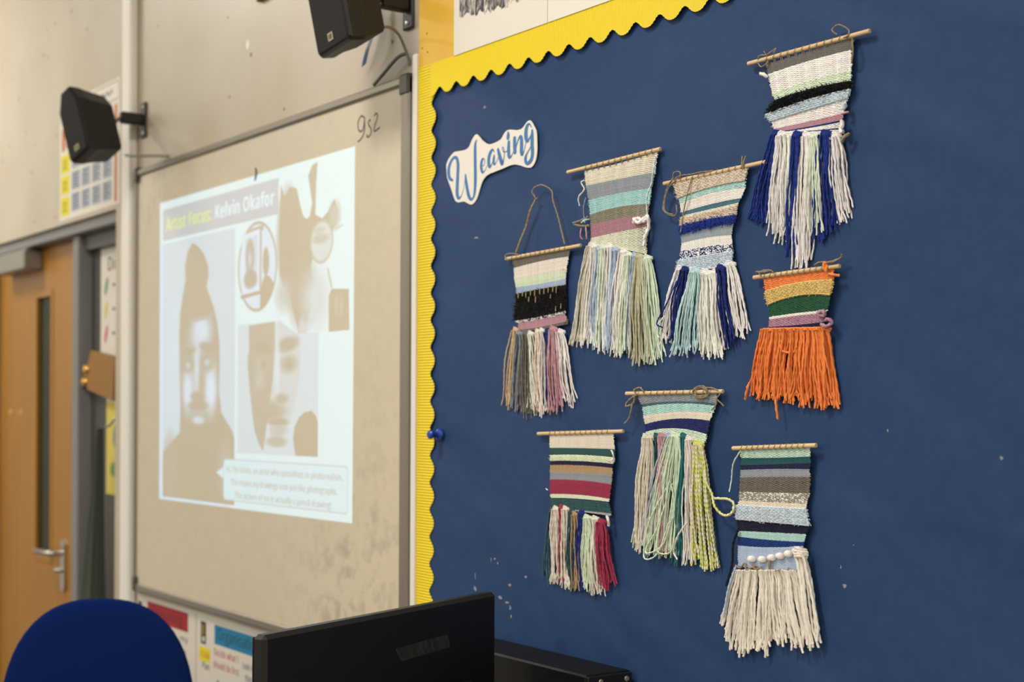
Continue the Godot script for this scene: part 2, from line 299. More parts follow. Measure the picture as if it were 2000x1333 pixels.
		["e6e0d6", 0.0055, [1.0229, 1.2631, 1.0278, 1.2645, 1.0327, 1.2652]],
		["e6e0d6", 0.0055, [1.0396, 1.2676, 1.0444, 1.269, 1.0493, 1.2697]],
		["e6e0d6", 0.0055, [1.0551, 1.2727, 1.0598, 1.2741, 1.0646, 1.2748]]]},
]
const SIGN_OUTLINE := [0.1204, 1.9447, 0.1282, 1.955, 0.1464, 1.9653, 0.1632, 1.9657, 0.1888, 1.965, 0.2014, 1.9694, 0.2113, 1.9812, 0.2237, 1.989, 0.2337, 1.9848, 0.2485, 1.973, 0.2632, 1.9654, 0.2729, 1.9634, 0.2897, 1.9643, 0.3075, 1.9678, 0.3204, 1.9787, 0.332, 1.9812, 0.3436, 1.9798, 0.3643, 1.976, 0.3779, 1.9792, 0.3891, 1.9867, 0.3981, 1.9882, 0.4059, 1.9828, 0.4127, 1.9739, 0.4187, 1.9652, 0.4206, 1.9468, 0.4208, 1.9299, 0.4176, 1.9161, 0.4099, 1.9067, 0.401, 1.9033, 0.3853, 1.906, 0.3694, 1.9113, 0.3511, 1.9155, 0.3372, 1.9156, 0.3162, 1.913, 0.283, 1.9098, 0.2662, 1.9079, 0.2516, 1.9015, 0.2419, 1.8904, 0.2346, 1.8762, 0.2273, 1.866, 0.2174, 1.8595, 0.2074, 1.8583, 0.1948, 1.8627, 0.1821, 1.8672, 0.1667, 1.8669, 0.1551, 1.8706, 0.1472, 1.8806, 0.1392, 1.8956, 0.1299, 1.9095, 0.1232, 1.9231]
const SIGN_STROKES := [
	[0.1443, 1.912, 0.0046, 0.1338, 1.9175, 0.0083, 0.1297, 1.9293, 0.0103, 0.1323, 1.9417, 0.0092, 0.1413, 1.9518, 0.0069, 0.1517, 1.9554, 0.006, 0.1595, 1.9508, 0.0083, 0.163, 1.9391, 0.0101, 0.1623, 1.921, 0.0101, 0.1607, 1.9001, 0.0106, 0.1601, 1.8862, 0.0106, 0.164, 1.8766, 0.0083, 0.1718, 1.8757, 0.0041, 0.1806, 1.8866, 0.0019, 0.1868, 1.9026, 0.0019, 0.1892, 1.9162, 0.0051],
	[0.1892, 1.9162, 0.0051, 0.1919, 1.9033, 0.0083, 0.1958, 1.889, 0.0092, 0.201, 1.8759, 0.0092, 0.2086, 1.8681, 0.0064, 0.2161, 1.87, 0.0055, 0.221, 1.8791, 0.0078, 0.2233, 1.8995, 0.0097, 0.2231, 1.9202, 0.0097, 0.2224, 1.941, 0.0097, 0.222, 1.9617, 0.0092, 0.2234, 1.9725, 0.0069, 0.2283, 1.9784, 0.0016],
	[0.2441, 1.9257, 0.0019, 0.2526, 1.9274, 0.0018, 0.255, 1.9339, 0.0019, 0.2513, 1.9395, 0.0027, 0.2452, 1.9365, 0.0074, 0.2428, 1.9259, 0.0083, 0.2454, 1.9174, 0.0074, 0.2491, 1.9141, 0.0046, 0.2564, 1.9173, 0.0018, 0.2624, 1.9247, 0.0016],
	[0.2863, 1.9473, 0.0019, 0.2815, 1.952, 0.0041, 0.2743, 1.9482, 0.0083, 0.2688, 1.9388, 0.0097, 0.2684, 1.928, 0.0097, 0.2721, 1.9214, 0.006, 0.2793, 1.9266, 0.0023, 0.2852, 1.9379, 0.0023],
	[0.2863, 1.9405, 0.0041, 0.2847, 1.934, 0.0074, 0.2848, 1.9272, 0.0069, 0.2882, 1.924, 0.0041, 0.2936, 1.928, 0.0016, 0.2995, 1.9347, 0.0016],
	[0.2989, 1.9495, 0.0069, 0.303, 1.9396, 0.0092, 0.3078, 1.9295, 0.0097, 0.3126, 1.9221, 0.0078, 0.3173, 1.9296, 0.0027, 0.3195, 1.94, 0.0019, 0.3171, 1.949, 0.0019, 0.314, 1.9528, 0.0018, 0.3124, 1.949, 0.0018, 0.3172, 1.943, 0.0018, 0.3254, 1.9425, 0.0018, 0.33, 1.9439, 0.0016],
	[0.3334, 1.958, 0.0078, 0.3328, 1.9461, 0.0092, 0.3336, 1.9354, 0.0092, 0.3371, 1.9302, 0.006, 0.344, 1.9339, 0.0018, 0.3497, 1.9411, 0.0016],
	[0.3309, 1.9757, 0.0055, 0.3316, 1.9716, 0.0092, 0.3305, 1.9671, 0.0087],
	[0.3518, 1.9627, 0.0083, 0.352, 1.9501, 0.0097, 0.3532, 1.938, 0.0092],
	[0.3543, 1.9405, 0.0019, 0.36, 1.9529, 0.0023, 0.3667, 1.9625, 0.0041, 0.3724, 1.9616, 0.0078, 0.3737, 1.9496, 0.0092, 0.3733, 1.9352, 0.0092, 0.3761, 1.9302, 0.0055, 0.3817, 1.9366, 0.0018, 0.3872, 1.9503, 0.0016],
	[0.4038, 1.9753, 0.0019, 0.3981, 1.982, 0.0027, 0.3903, 1.9786, 0.0074, 0.387, 1.9687, 0.0097, 0.3883, 1.9567, 0.0097, 0.3928, 1.9521, 0.0055, 0.4006, 1.9588, 0.0027, 0.4061, 1.9671, 0.0023],
	[0.4065, 1.9684, 0.0055, 0.4062, 1.9554, 0.0087, 0.4063, 1.9423, 0.0092, 0.4075, 1.9291, 0.0087, 0.4043, 1.9179, 0.0083, 0.3943, 1.912, 0.0064, 0.3875, 1.9149, 0.0069, 0.3863, 1.9229, 0.0069, 0.3907, 1.9301, 0.0027, 0.3985, 1.9369, 0.0018, 0.4029, 1.9415, 0.0016]]
const MARKER_STROKES := [
	[-0.192, 2.0848, 0.0036, -0.204, 2.0911, 0.0036, -0.214, 2.0873, 0.0036, -0.2209, 2.0785, 0.0036, -0.2188, 2.0654, 0.0036, -0.2097, 2.0587, 0.0036, -0.2007, 2.0607, 0.0036, -0.1938, 2.0714, 0.0036, -0.193, 2.082, 0.0036, -0.1918, 2.0692, 0.0036, -0.1927, 2.0576, 0.0036, -0.1996, 2.0478, 0.0036, -0.2115, 2.0408, 0.0036, -0.2205, 2.0386, 0.0036],
	[-0.1673, 2.077, 0.0036, -0.1751, 2.0744, 0.0036, -0.175, 2.0685, 0.0036, -0.1661, 2.0594, 0.0036, -0.1631, 2.0531, 0.0036, -0.1669, 2.0459, 0.0036, -0.1757, 2.0424, 0.0036, -0.1827, 2.0444, 0.0036, -0.1817, 2.0476, 0.0036],
	[-0.1507, 2.0831, 0.0036, -0.143, 2.0867, 0.0036, -0.1372, 2.0829, 0.0036, -0.14, 2.0727, 0.0036, -0.1486, 2.0625, 0.0036, -0.1514, 2.0543, 0.0036, -0.1494, 2.0501, 0.0036, -0.1407, 2.0517, 0.0036, -0.1292, 2.0547, 0.0036],
	[-0.7281, 2.0475, 0.006, -0.7236, 2.0358, 0.011, -0.7292, 2.0217, 0.009]]

var rng := RandomNumberGenerator.new()
var taken := {}
var yarn: StandardMaterial3D

# ---------------------------------------------------------------- helpers
class Geo:
	var v := PackedVector3Array()
	var n := PackedVector3Array()
	var c := PackedColorArray()
	var uv := PackedVector2Array()
	var ix := PackedInt32Array()

	func vert(p: Vector3, nn: Vector3, col := Color.WHITE, t := Vector2.ZERO) -> int:
		v.append(p); n.append(nn); c.append(col); uv.append(t)
		return v.size() - 1

	# a flat convex polygon, turned away from the point "inside"
	func face(pts: Array, inside: Vector3, col := Color.WHITE, uvs := []) -> void:
		var nn: Vector3 = (pts[1] - pts[0]).cross(pts[2] - pts[0]).normalized()
		var mid := Vector3.ZERO
		for p in pts: mid += p
		mid /= pts.size()
		var flip := nn.dot(mid - inside) < 0
		if flip: nn = -nn
		var b := v.size()
		for k in pts.size(): vert(pts[k], nn, col, uvs[k] if uvs.size() else Vector2.ZERO)
		for k in range(1, pts.size() - 1):
			if flip: ix.append_array([b, b + k, b + k + 1])
			else: ix.append_array([b, b + k + 1, b + k])

	# box with chamfered edges
	func box(lo: Vector3, hi: Vector3, bev := 0.002, x := Transform3D.IDENTITY, col := Color.WHITE) -> void:
		var mid := (lo + hi) / 2
		var h := (hi - lo) / 2
		bev = minf(bev, minf(h.x, minf(h.y, h.z)) * 0.9)
		var at := func(s: Vector3, axis: int) -> Vector3:
			var q := Vector3(s.x * (h.x - bev), s.y * (h.y - bev), s.z * (h.z - bev))
			q[axis] = s[axis] * h[axis]
			return x * (mid + q)
		var c0 := x * mid
		for a in 3:
			var b := (a + 1) % 3
			var d := (a + 2) % 3
			for s in [-1.0, 1.0]:
				var q := []
				for e in [[-1, -1], [1, -1], [1, 1], [-1, 1]]:
					var sv := Vector3.ZERO
					sv[a] = s; sv[b] = e[0]; sv[d] = e[1]
					q.append(at.call(sv, a))
				face(q, c0, col)
			for s1 in [-1.0, 1.0]:
				for s2 in [-1.0, 1.0]:
					var p := Vector3.ZERO
					p[a] = s1; p[b] = s2; p[d] = -1
					var r := p
					r[d] = 1
					face([at.call(p, a), at.call(r, a), at.call(r, b), at.call(p, b)], c0, col)
		for sx in [-1.0, 1.0]:
			for sy in [-1.0, 1.0]:
				for sz in [-1.0, 1.0]:
					var s := Vector3(sx, sy, sz)
					face([at.call(s, 0), at.call(s, 1), at.call(s, 2)], c0, col)

	# flat outline in x and y, pulled from z0 to z1; the front carries uv over "area"
	func prism(poly: PackedVector2Array, z0: float, z1: float, col := Color.WHITE, area := Rect2()) -> void:
		if Geometry2D.is_polygon_clockwise(poly): poly.reverse()
		var tri := Geometry2D.triangulate_polygon(poly)
		for side in 2:
			var z := z1 if side == 0 else z0
			var nn := Vector3(0, 0, 1 if side == 0 else -1)
			var b := v.size()
			for p in poly:
				var t := Vector2.ZERO
				if area.size.x > 0: t = Vector2((p.x - area.position.x) / area.size.x, 1.0 - (p.y - area.position.y) / area.size.y)
				vert(Vector3(p.x, p.y, z), nn, col, t)
			for k in range(0, tri.size(), 3):
				var p0 := poly[tri[k]]
				var ccw := (poly[tri[k + 1]] - p0).cross(poly[tri[k + 2]] - p0) > 0
				if ccw == (side == 0): ix.append_array([b + tri[k], b + tri[k + 2], b + tri[k + 1]])
				else: ix.append_array([b + tri[k], b + tri[k + 1], b + tri[k + 2]])
		for k in poly.size():
			var p := poly[k]
			var q := poly[(k + 1) % poly.size()]
			var d := (q - p).normalized()
			var nn := Vector3(d.y, -d.x, 0)
			var b := v.size()
			vert(Vector3(p.x, p.y, z0), nn, col); vert(Vector3(q.x, q.y, z0), nn, col)
			vert(Vector3(q.x, q.y, z1), nn, col); vert(Vector3(p.x, p.y, z1), nn, col)
			ix.append_array([b, b + 2, b + 1, b, b + 3, b + 2])

	# a round cord along the points; lobes > 0 gives it the plies of twisted yarn
	func tube(pts: PackedVector3Array, r: float, col: Color, sides := 6, lobes := 0.0, twist := 0.5, taper := 1.0, flat := 1.0, col2 := Color(-1, 0, 0), speck := 0.0) -> void:
		var m := pts.size()
		if m < 2: return
		var t0 := (pts[1] - pts[0]).normalized()
		var nn := t0.cross(Vector3(0.13, 0.21, 0.97)).normalized()
		if nn.length() < 0.5: nn = Vector3.RIGHT
		var base := v.size()
		for i in m:
			var t := (pts[mini(i + 1, m - 1)] - pts[maxi(i - 1, 0)]).normalized()
			nn = (nn - t * nn.dot(t)).normalized()
			var bb := t.cross(nn)
			var rr := r * lerpf(1.0, taper, float(i) / (m - 1))
			var cc := col
			if col2.r >= 0 and fposmod(sin(float(i) * 12.9898 + pts[0].x * 9173.0 + pts[m - 1].x * 5171.0 + pts[0].y * 780.0) * 43758.5453, 1.0) < speck: cc = col2
			for j in sides:
				var a := TAU * j / sides + twist * i
				var f := rr * (1.0 + lobes * (1.0 if j % 2 == 0 else -1.0))
				var o := nn * cos(a) + bb * sin(a)
				var off := o * f
				off.z *= flat
				vert(pts[i] + off, o, cc)
		for i in m - 1:
			for j in sides:
				var a := base + i * sides + j
				var b := base + i * sides + (j + 1) % sides
				ix.append_array([a, b + sides, b, a, a + sides, b + sides])
		for e in 2:
			var i := 0 if e == 0 else m - 1
			var d := (pts[0] - pts[1]).normalized() if e == 0 else (pts[m - 1] - pts[m - 2]).normalized()
			var q := vert(pts[i] + d * r * 0.5, d, col)
			for j in sides:
				var a := base + i * sides + j
				var b := base + i * sides + (j + 1) % sides
				if e == 0: ix.append_array([q, a, b])
				else: ix.append_array([q, b, a])

	# turned shape: [radius, height] pairs about the axis of x
	func lathe(prof: Array, x: Transform3D, seg := 20, col := Color.WHITE) -> void:
		var m := prof.size()
		for k in m - 1:
			var r0: float = prof[k][0]
			var y0: float = prof[k][1]
			var r1: float = prof[k + 1][0]
			var y1: float = prof[k + 1][1]
			var nr := Vector2(y1 - y0, r0 - r1).normalized()
			var b := v.size()
			for j in seg + 1:
				var a := TAU * j / seg
				var d := Vector3(cos(a), 0, sin(a))
				var nn := x.basis * (d * nr.x + Vector3.UP * nr.y)
				vert(x * (d * r0 + Vector3.UP * y0), nn, col)
				vert(x * (d * r1 + Vector3.UP * y1), nn, col)
			for j in seg:
				var a := b + j * 2
				ix.append_array([a, a + 3, a + 1, a, a + 2, a + 3])

	# grid of points with smooth normals, u to the right and w upwards seen from the front
	func grid(nu: int, nw: int, at: Callable, col := Color.WHITE) -> void:
		var b := v.size()
		for i in nw + 1:
			for j in nu + 1:
				vert(at.call(float(j) / nu, float(i) / nw), Vector3.BACK, col, Vector2(float(j) / nu, 1.0 - float(i) / nw))
		for i in nw + 1:
			for j in nu + 1:
				var k := b + i * (nu + 1) + j
				var dx := v[k + (1 if j < nu else 0)] - v[k - (1 if j > 0 else 0)]
				var dy := v[k + (nu + 1 if i < nw else 0)] - v[k - (nu + 1 if i > 0 else 0)]
				n[k] = dx.cross(dy).normalized()
		for i in nw:
			for j in nu:
				var k := b + i * (nu + 1) + j
				ix.append_array([k, k + nu + 2, k + 1, k, k + nu + 1, k + nu + 2])

	func mesh() -> ArrayMesh:
		var a := []
		a.resize(Mesh.ARRAY_MAX)
		a[Mesh.ARRAY_VERTEX] = v; a[Mesh.ARRAY_NORMAL] = n; a[Mesh.ARRAY_COLOR] = c; a[Mesh.ARRAY_TEX_UV] = uv; a[Mesh.ARRAY_INDEX] = ix
		var m := ArrayMesh.new()
		m.add_surface_from_arrays(Mesh.PRIMITIVE_TRIANGLES, a)
		return m


func numbered(called: String) -> String:
	var k: int = taken.get(called, 0)
	taken[called] = k + 1
	return called if k == 0 else "%s_%03d" % [called, k]

func part(called: String, g: Geo, m: Material, parent: Node3D) -> MeshInstance3D:
	var o := MeshInstance3D.new()
	o.name = called
	o.mesh = g.mesh()
	o.material_override = m
	o.cast_shadow = GeometryInstance3D.SHADOW_CASTING_SETTING_ON
	parent.add_child(o, true)
	return o

func tag(o: Node, label: String, category: String, group := "") -> void:
	o.set_meta("label", label)
	o.set_meta("category", category)
	if group: o.set_meta("group", group)

func single(called: String, g: Geo, m: Material, label: String, category: String, group := "") -> MeshInstance3D:
	var o := part(numbered(called), g, m, self)
	tag(o, label, category, group)
	return o

func thing(called: String, label: String, category: String, group := "") -> Node3D:
	var o := Node3D.new()
	o.name = numbered(called)
	add_child(o)
	tag(o, label, category, group)
	return o

func structure(called: String, g: Geo, m: Material) -> MeshInstance3D:
	var o := part(numbered(called), g, m, self)
	o.set_meta("kind", "structure")
	return o

func mat(hex: String, rough := 0.6, metal := 0.0, spec := 0.5) -> StandardMaterial3D:
	var m := StandardMaterial3D.new()
	m.albedo_color = Color(hex)
	m.roughness = rough
	m.metallic = metal
	m.metallic_specular = spec
	return m

func lin(hex: String, k := 1.0) -> Color:
	var c := Color(hex).srgb_to_linear()
	return Color(c.r * k, c.g * k, c.b * k)

func noise_tex(freq: float, lo: String, hi: String, oct := 4, seed_ := 1, size := 512) -> NoiseTexture2D:
	var f := FastNoiseLite.new()
	f.seed = seed_
	f.frequency = freq
	f.fractal_octaves = oct
	var t := NoiseTexture2D.new()
	t.width = size; t.height = size; t.seamless = true; t.noise = f
	var g := Gradient.new()
	g.set_color(0, Color(lo)); g.set_color(1, Color(hi))
	t.color_ramp = g
	return t

# smooth curve through points
func curve(p: PackedVector3Array, step := 0.003) -> PackedVector3Array:
	var o := PackedVector3Array()
	var m := p.size()
	for i in m - 1:
		var a := p[maxi(i - 1, 0)]
		var d := p[mini(i + 2, m - 1)]
		var k := maxi(1, int(p[i].distance_to(p[i + 1]) / step))
		for j in k: o.append(p[i].cubic_interpolate(p[i + 1], a, d, float(j) / k))
	o.append(p[m - 1])
	return o

# brush or pen stroke: x, y, width triples laid flat at height z
func stroke(g: Geo, a: Array, z: float, col := Color.WHITE) -> void:
	var pts := PackedVector3Array()
	for k in range(0, a.size(), 3): pts.append(Vector3(a[k], a[k + 1], a[k + 2]))
	var q := curve(pts, 0.0018)
	var m := q.size()
	var b := g.v.size()
	for i in m:
		var d := Vector2(q[mini(i + 1, m - 1)].x - q[maxi(i - 1, 0)].x, q[mini(i + 1, m - 1)].y - q[maxi(i - 1, 0)].y).normalized()
		var w := maxf(q[i].z, 0.0006) / 2
		for s in [1.0, -1.0]:
			g.vert(Vector3(q[i].x - d.y * w * s, q[i].y + d.x * w * s, z), Vector3.BACK, col)
	for i in m - 1:
		var k := b + i * 2
		g.ix.append_array([k, k + 2, k + 1, k + 1, k + 2, k + 3])
	for e in [0, m - 1]:
		var w := maxf(q[e].z, 0.0006) / 2
		var zc := z - 0.00004
		var c0 := g.vert(Vector3(q[e].x, q[e].y, zc), Vector3.BACK, col)
		for j in 12:
			g.vert(Vector3(q[e].x + cos(TAU * j / 12) * w, q[e].y + sin(TAU * j / 12) * w, zc), Vector3.BACK, col)
		for j in 12: g.ix.append_array([c0, c0 + 1 + (j + 1) % 12, c0 + 1 + j])

# ---------------------------------------------------------------- printing on pictures
func px_line(im: Image, a: Vector2, b: Vector2, w: float, col: Color) -> void:
	var m := int(a.distance_to(b)) + 1
	for i in m + 1:
		var p := a.lerp(b, float(i) / m)
		im.fill_rect(Rect2i(int(p.x - w / 2), int(p.y - w / 2), maxi(1, int(w)), maxi(1, int(w))), col)

func px_ellipse(im: Image, c: Vector2, r: Vector2, col: Color, soft := 0.15, turn := 0.0) -> void:
	var e := maxf(r.x, r.y) * (1.0 + soft)
	for y in range(maxi(0, int(c.y - e)), mini(im.get_height(), int(c.y + e) + 1)):
		for x in range(maxi(0, int(c.x - e)), mini(im.get_width(), int(c.x + e) + 1)):
			var d := (Vector2(x, y) - c).rotated(-turn)
			var q := Vector2(d.x / r.x, d.y / r.y).length()
			var k := clampf((1.0 + soft - q) / (2.0 * soft), 0, 1) * col.a
			if k > 0: im.set_pixel(x, y, im.get_pixel(x, y).lerp(Color(col, 1), k))

func px_poly(im: Image, p: PackedVector2Array, col: Color) -> void:
	var lo := p[0]
	var hi := p[0]
	for q in p:
		lo = lo.min(q); hi = hi.max(q)
	for y in range(maxi(0, int(lo.y)), mini(im.get_height(), int(hi.y) + 1)):
		var xs := []
		for k in p.size():
			var a := p[k]
			var b := p[(k + 1) % p.size()]
			if (a.y <= y) != (b.y <= y): xs.append(a.x + (y - a.y) / (b.y - a.y) * (b.x - a.x))
		xs.sort()
		for k in range(0, xs.size() - 1, 2):
			for x in range(maxi(0, int(xs[k])), mini(im.get_width(), int(xs[k + 1]) + 1)):
				im.set_pixel(x, y, im.get_pixel(x, y).lerp(Color(col, 1), col.a))

# words, with their left edge at p and that cap height; squeezed to "fit" pixels across when given
func px_text(im: Image, words: String, p: Vector2, tall: float, col: Color, fit := 0.0, bold := false, serif := false) -> void:
	var f := SystemFont.new()
	f.font_names = PackedStringArray(["Droid Serif" if serif else "Droid Sans"])
	f.font_weight = 700 if bold else 400
	var t := TextMesh.new()
	t.font = f
	t.text = words
	t.font_size = 64
	t.pixel_size = 1.0
	t.depth = 0.0
	t.curve_step = 2.0
	t.horizontal_alignment = HORIZONTAL_ALIGNMENT_LEFT
	var a := t.get_mesh_arrays()
	if a.is_empty() or a[Mesh.ARRAY_VERTEX] == null: return
	var vs: PackedVector3Array = a[Mesh.ARRAY_VERTEX]
	var id: PackedInt32Array = a[Mesh.ARRAY_INDEX]
	var x0 := 1e9
	var x1 := -1e9
	for q in vs:
		x0 = minf(x0, q.x); x1 = maxf(x1, q.x)
	# the base line: capital height is about 0.71 of the font size
	var k := tall / (0.71 * 64.0)
	var ref := TextMesh.new()
	ref.font = f; ref.text = "H"; ref.font_size = 64; ref.pixel_size = 1.0; ref.depth = 0.0
	var foot := 1e9
	for q in ref.get_mesh_arrays()[Mesh.ARRAY_VERTEX]: foot = minf(foot, q.y)
	var kx := fit / (x1 - x0) if fit > 0 else k
	for i in range(0, id.size(), 3):
		var tr := PackedVector2Array()
		for j in 3:
			var q := vs[id[i + j]]
			tr.append(Vector2(p.x + (q.x - x0) * kx, p.y - (q.y - foot) * k))
		px_poly(im, tr, col)

func tex_mat(im: Image, rough := 0.7) -> StandardMaterial3D:
	var m := StandardMaterial3D.new()
	m.albedo_texture = ImageTexture.create_from_image(im)
	m.roughness = rough
	m.texture_repeat = false
	return m

# a sheet of paper on the wall, its print on the front
func sheet(lo: Vector2, hi: Vector2, z: float, thick := 0.0006) -> Geo:
	var g := Geo.new()
	g.prism(PackedVector2Array([lo, Vector2(hi.x, lo.y), hi, Vector2(lo.x, hi.y)]), z, z + thick, Color.WHITE, Rect2(lo, hi - lo))
	return g

# ---------------------------------------------------------------- weaving
# base colour of a yarn: single fibres are paler than the heap of them looks
func fibre(hex: String) -> Color:
	var c := lin(hex)
	var l := c.get_luminance()
	var k := 1.12 + 0.75 * l
	c = Color(1.0 - pow(1.0 - c.r, k), 1.0 - pow(1.0 - c.g, k), 1.0 - pow(1.0 - c.b, k))
	l = c.get_luminance()
	return c.lerp(Color(l, l, l), 0.1)

func edge_at(b: Array, u: float) -> Vector2:
	# left, middle and right point joined by a bowed line
	var l := Vector2(b[0], b[1])
	var m := Vector2(b[2], b[3])
	var r := Vector2(b[4], b[5])
	var um := clampf((m.x - l.x) / maxf(r.x - l.x, 0.001), 0.3, 0.7)
	var bow := m.y - lerpf(l.y, r.y, um)
	return Vector2(lerpf(l.x, r.x, u), lerpf(l.y, r.y, u) + bow * u * (1 - u) / (um * (1 - um)))

func make_band(top: Array, low: Array, hex: String, style: int, hex2: String) -> Geo:
	var g := Geo.new()
	var h: float = absf((top[1] + top[3] + top[5]) - (low[1] + low[3] + low[5])) / 3.0
	var pitch: float = [0.0011, 0.0015, 0.0026, 0.0016, 0.0014, 0.0024][style]
	var rows := maxi(1, int(round(h / pitch)))
	var r := 0.70 * h / rows
	var col := fibre(hex)
	var warps := 34 if style != 1 else 28
	for k in rows:
		var t := (k + 0.5) / rows
		var tone := rng.randf_range(0.92, 1.06)
		var pts := PackedVector3Array()
		var j0 := rng.randf_range(-0.012, 0.006)
		var j1 := rng.randf_range(-0.006, 0.012)
		var m := warps * 2
		for i in m + 1:
			var u := lerpf(j0, 1.0 + j1, float(i) / m)
			var a := edge_at(top, u)
			var b := edge_at(low, u)
			var p := a.lerp(b, t)
			var over := cos(PI * (u * warps + k))
			pts.append(Vector3(p.x, p.y + rng.randf_range(-0.00015, 0.00015) + 0.0001 * cos(PI * (u * warps + k)), 0.0115 + 0.00035 * over + (0.0015 if style == 5 else 0.0)))
		var c1 := Color(col.r * tone, col.g * tone, col.b * tone)
		if style == 3: g.tube(pts, r, c1, 5, 0.1, 0.3, 1.0, 1.0, fibre(hex2), 0.5)
		elif style == 4: g.tube(pts, r, c1, 5, 0.12, 0.9, 1.0, 1.0, fibre("f2ead8"), 0.3)
		else: g.tube(pts, r, c1, 5, 0.1 if style else 0.07, 0.3)
	# loose fibres of fluffy and furry yarns
	var tufts: int = [0, 120, 800, 60, 60, 1000][style]
	var reach: float = [0, 0.0025, 0.0085, 0.0025, 0.0025, 0.0048][style]
	for k in tufts:
		var u := rng.randf_range(-0.02, 1.02)
		var p := edge_at(top, u).lerp(edge_at(low, u), rng.randf_range(0.05, 0.95))
		var q := Vector3(p.x, p.y, 0.012)
		var d := Vector3(rng.randf_range(-1, 1), rng.randf_range(-1.0, 0.7), rng.randf_range(0.35, 1.0)).normalized() * reach * rng.randf_range(0.5, 1.1)
		var side := Vector3(rng.randf_range(-1, 1), rng.randf_range(-1, 1), rng.randf_range(-0.5, 0.5)) * reach * 0.4
		var tone := rng.randf_range(0.85, 1.12)
		g.tube(PackedVector3Array([q, q + d * 0.5 + side, q + d + side * 0.3]), 0.0004 if style in [1, 3, 4] else 0.0006, Color(col.r * tone, col.g * tone, col.b * tone), 4, 0.0, 0.0, 0.4)
	return g

func make_tassel(a: Array, parent: Node3D, layer: float) -> void:
	var k := Vector2(a[0], a[1])
	var b := Vector2(a[2], a[3])
	var wide: float = a[4]
	var many: int = int(a[5] * 1.8)
	var col := fibre(a[6])
	var r: float = a[7]
	var style: int = a[8]
	var kw := clampf(r * sqrt(many) * 2.6, 0.007, 0.016)
	var g := Geo.new()
	for s in many:
		var u := ((s + 0.5) / many) * 2 - 1 + rng.randf_range(-0.12, 0.12)
		var deep := rng.randf()
		var y1 := b.y + rng.randf_range(-0.007, 0.012) + 0.004 * absf(u)
		var m := int((k.y - y1) / 0.0026)
		var ph := rng.randf() * TAU
		var ph2 := rng.randf() * TAU
		var amp := rng.randf_range(0.0006, 0.0026)
		var fr := rng.randf_range(3.0, 8.0)
		var curl := rng.randf_range(-0.007, 0.007)
		var tone := rng.randf_range(0.88, 1.07)
		var pts := PackedVector3Array()
		for j in m + 1:
			var t := float(j) / m
			var e := pow(t, 0.52)
			var x := lerpf(k.x, b.x, pow(t, 0.9)) + u * lerpf(kw * 0.5, wide * 0.5, e) + amp * sin(t * fr + ph) * minf(1, t * 3) + 0.0004 * sin(t * 43.0 + ph2) + curl * maxf(0, t - 0.85) / 0.15
			var z := 0.0045 + layer + r + deep * (0.005 + 0.007 * sin(PI * minf(t * 1.1, 1.0))) * (0.75 + 0.25 * sin(t * 4.0 + ph2)) + 0.007 * exp(-t * 8.0)
			pts.append(Vector3(x, lerpf(k.y, y1, t), z))
		var c1 := Color(col.r * tone, col.g * tone, col.b * tone)
		if style == 3: g.tube(pts, r, c1, 6, 0.3, 0.75, 1.0, 1.0, fibre("d8d2b4"), 0.5)
		else: g.tube(pts, r, c1, 6, 0.09, 0.5, 0.9)
	var o := part("tassel", g, yarn, parent)
	if style == 1: return
	# the hitch that ties the bundle to the lowest row
	var kn := Geo.new()
	for s in range(2 if style == 2 else 0, 4):
		var y := k.y + 0.0055 - s * r * 1.55
		var half: float = kw * [0.5, 0.66, 0.68, 0.56][s]
		var pts := PackedVector3Array()
		for j in 13:
			var t := float(j) / 12 * PI
			pts.append(Vector3(k.x - cos(t) * half, y - 0.0028 * pow(cos(t), 2.0) + 0.0006 * sin(t * 2 + s), 0.008 + layer + r * 3.6 * sin(t) + r))
		kn.tube(pts, r * 1.25, Color(col.r, col.g, col.b) * (0.95 + 0.03 * s), 6, 0.14, 0.5)
	part("knot", kn, yarn, o)

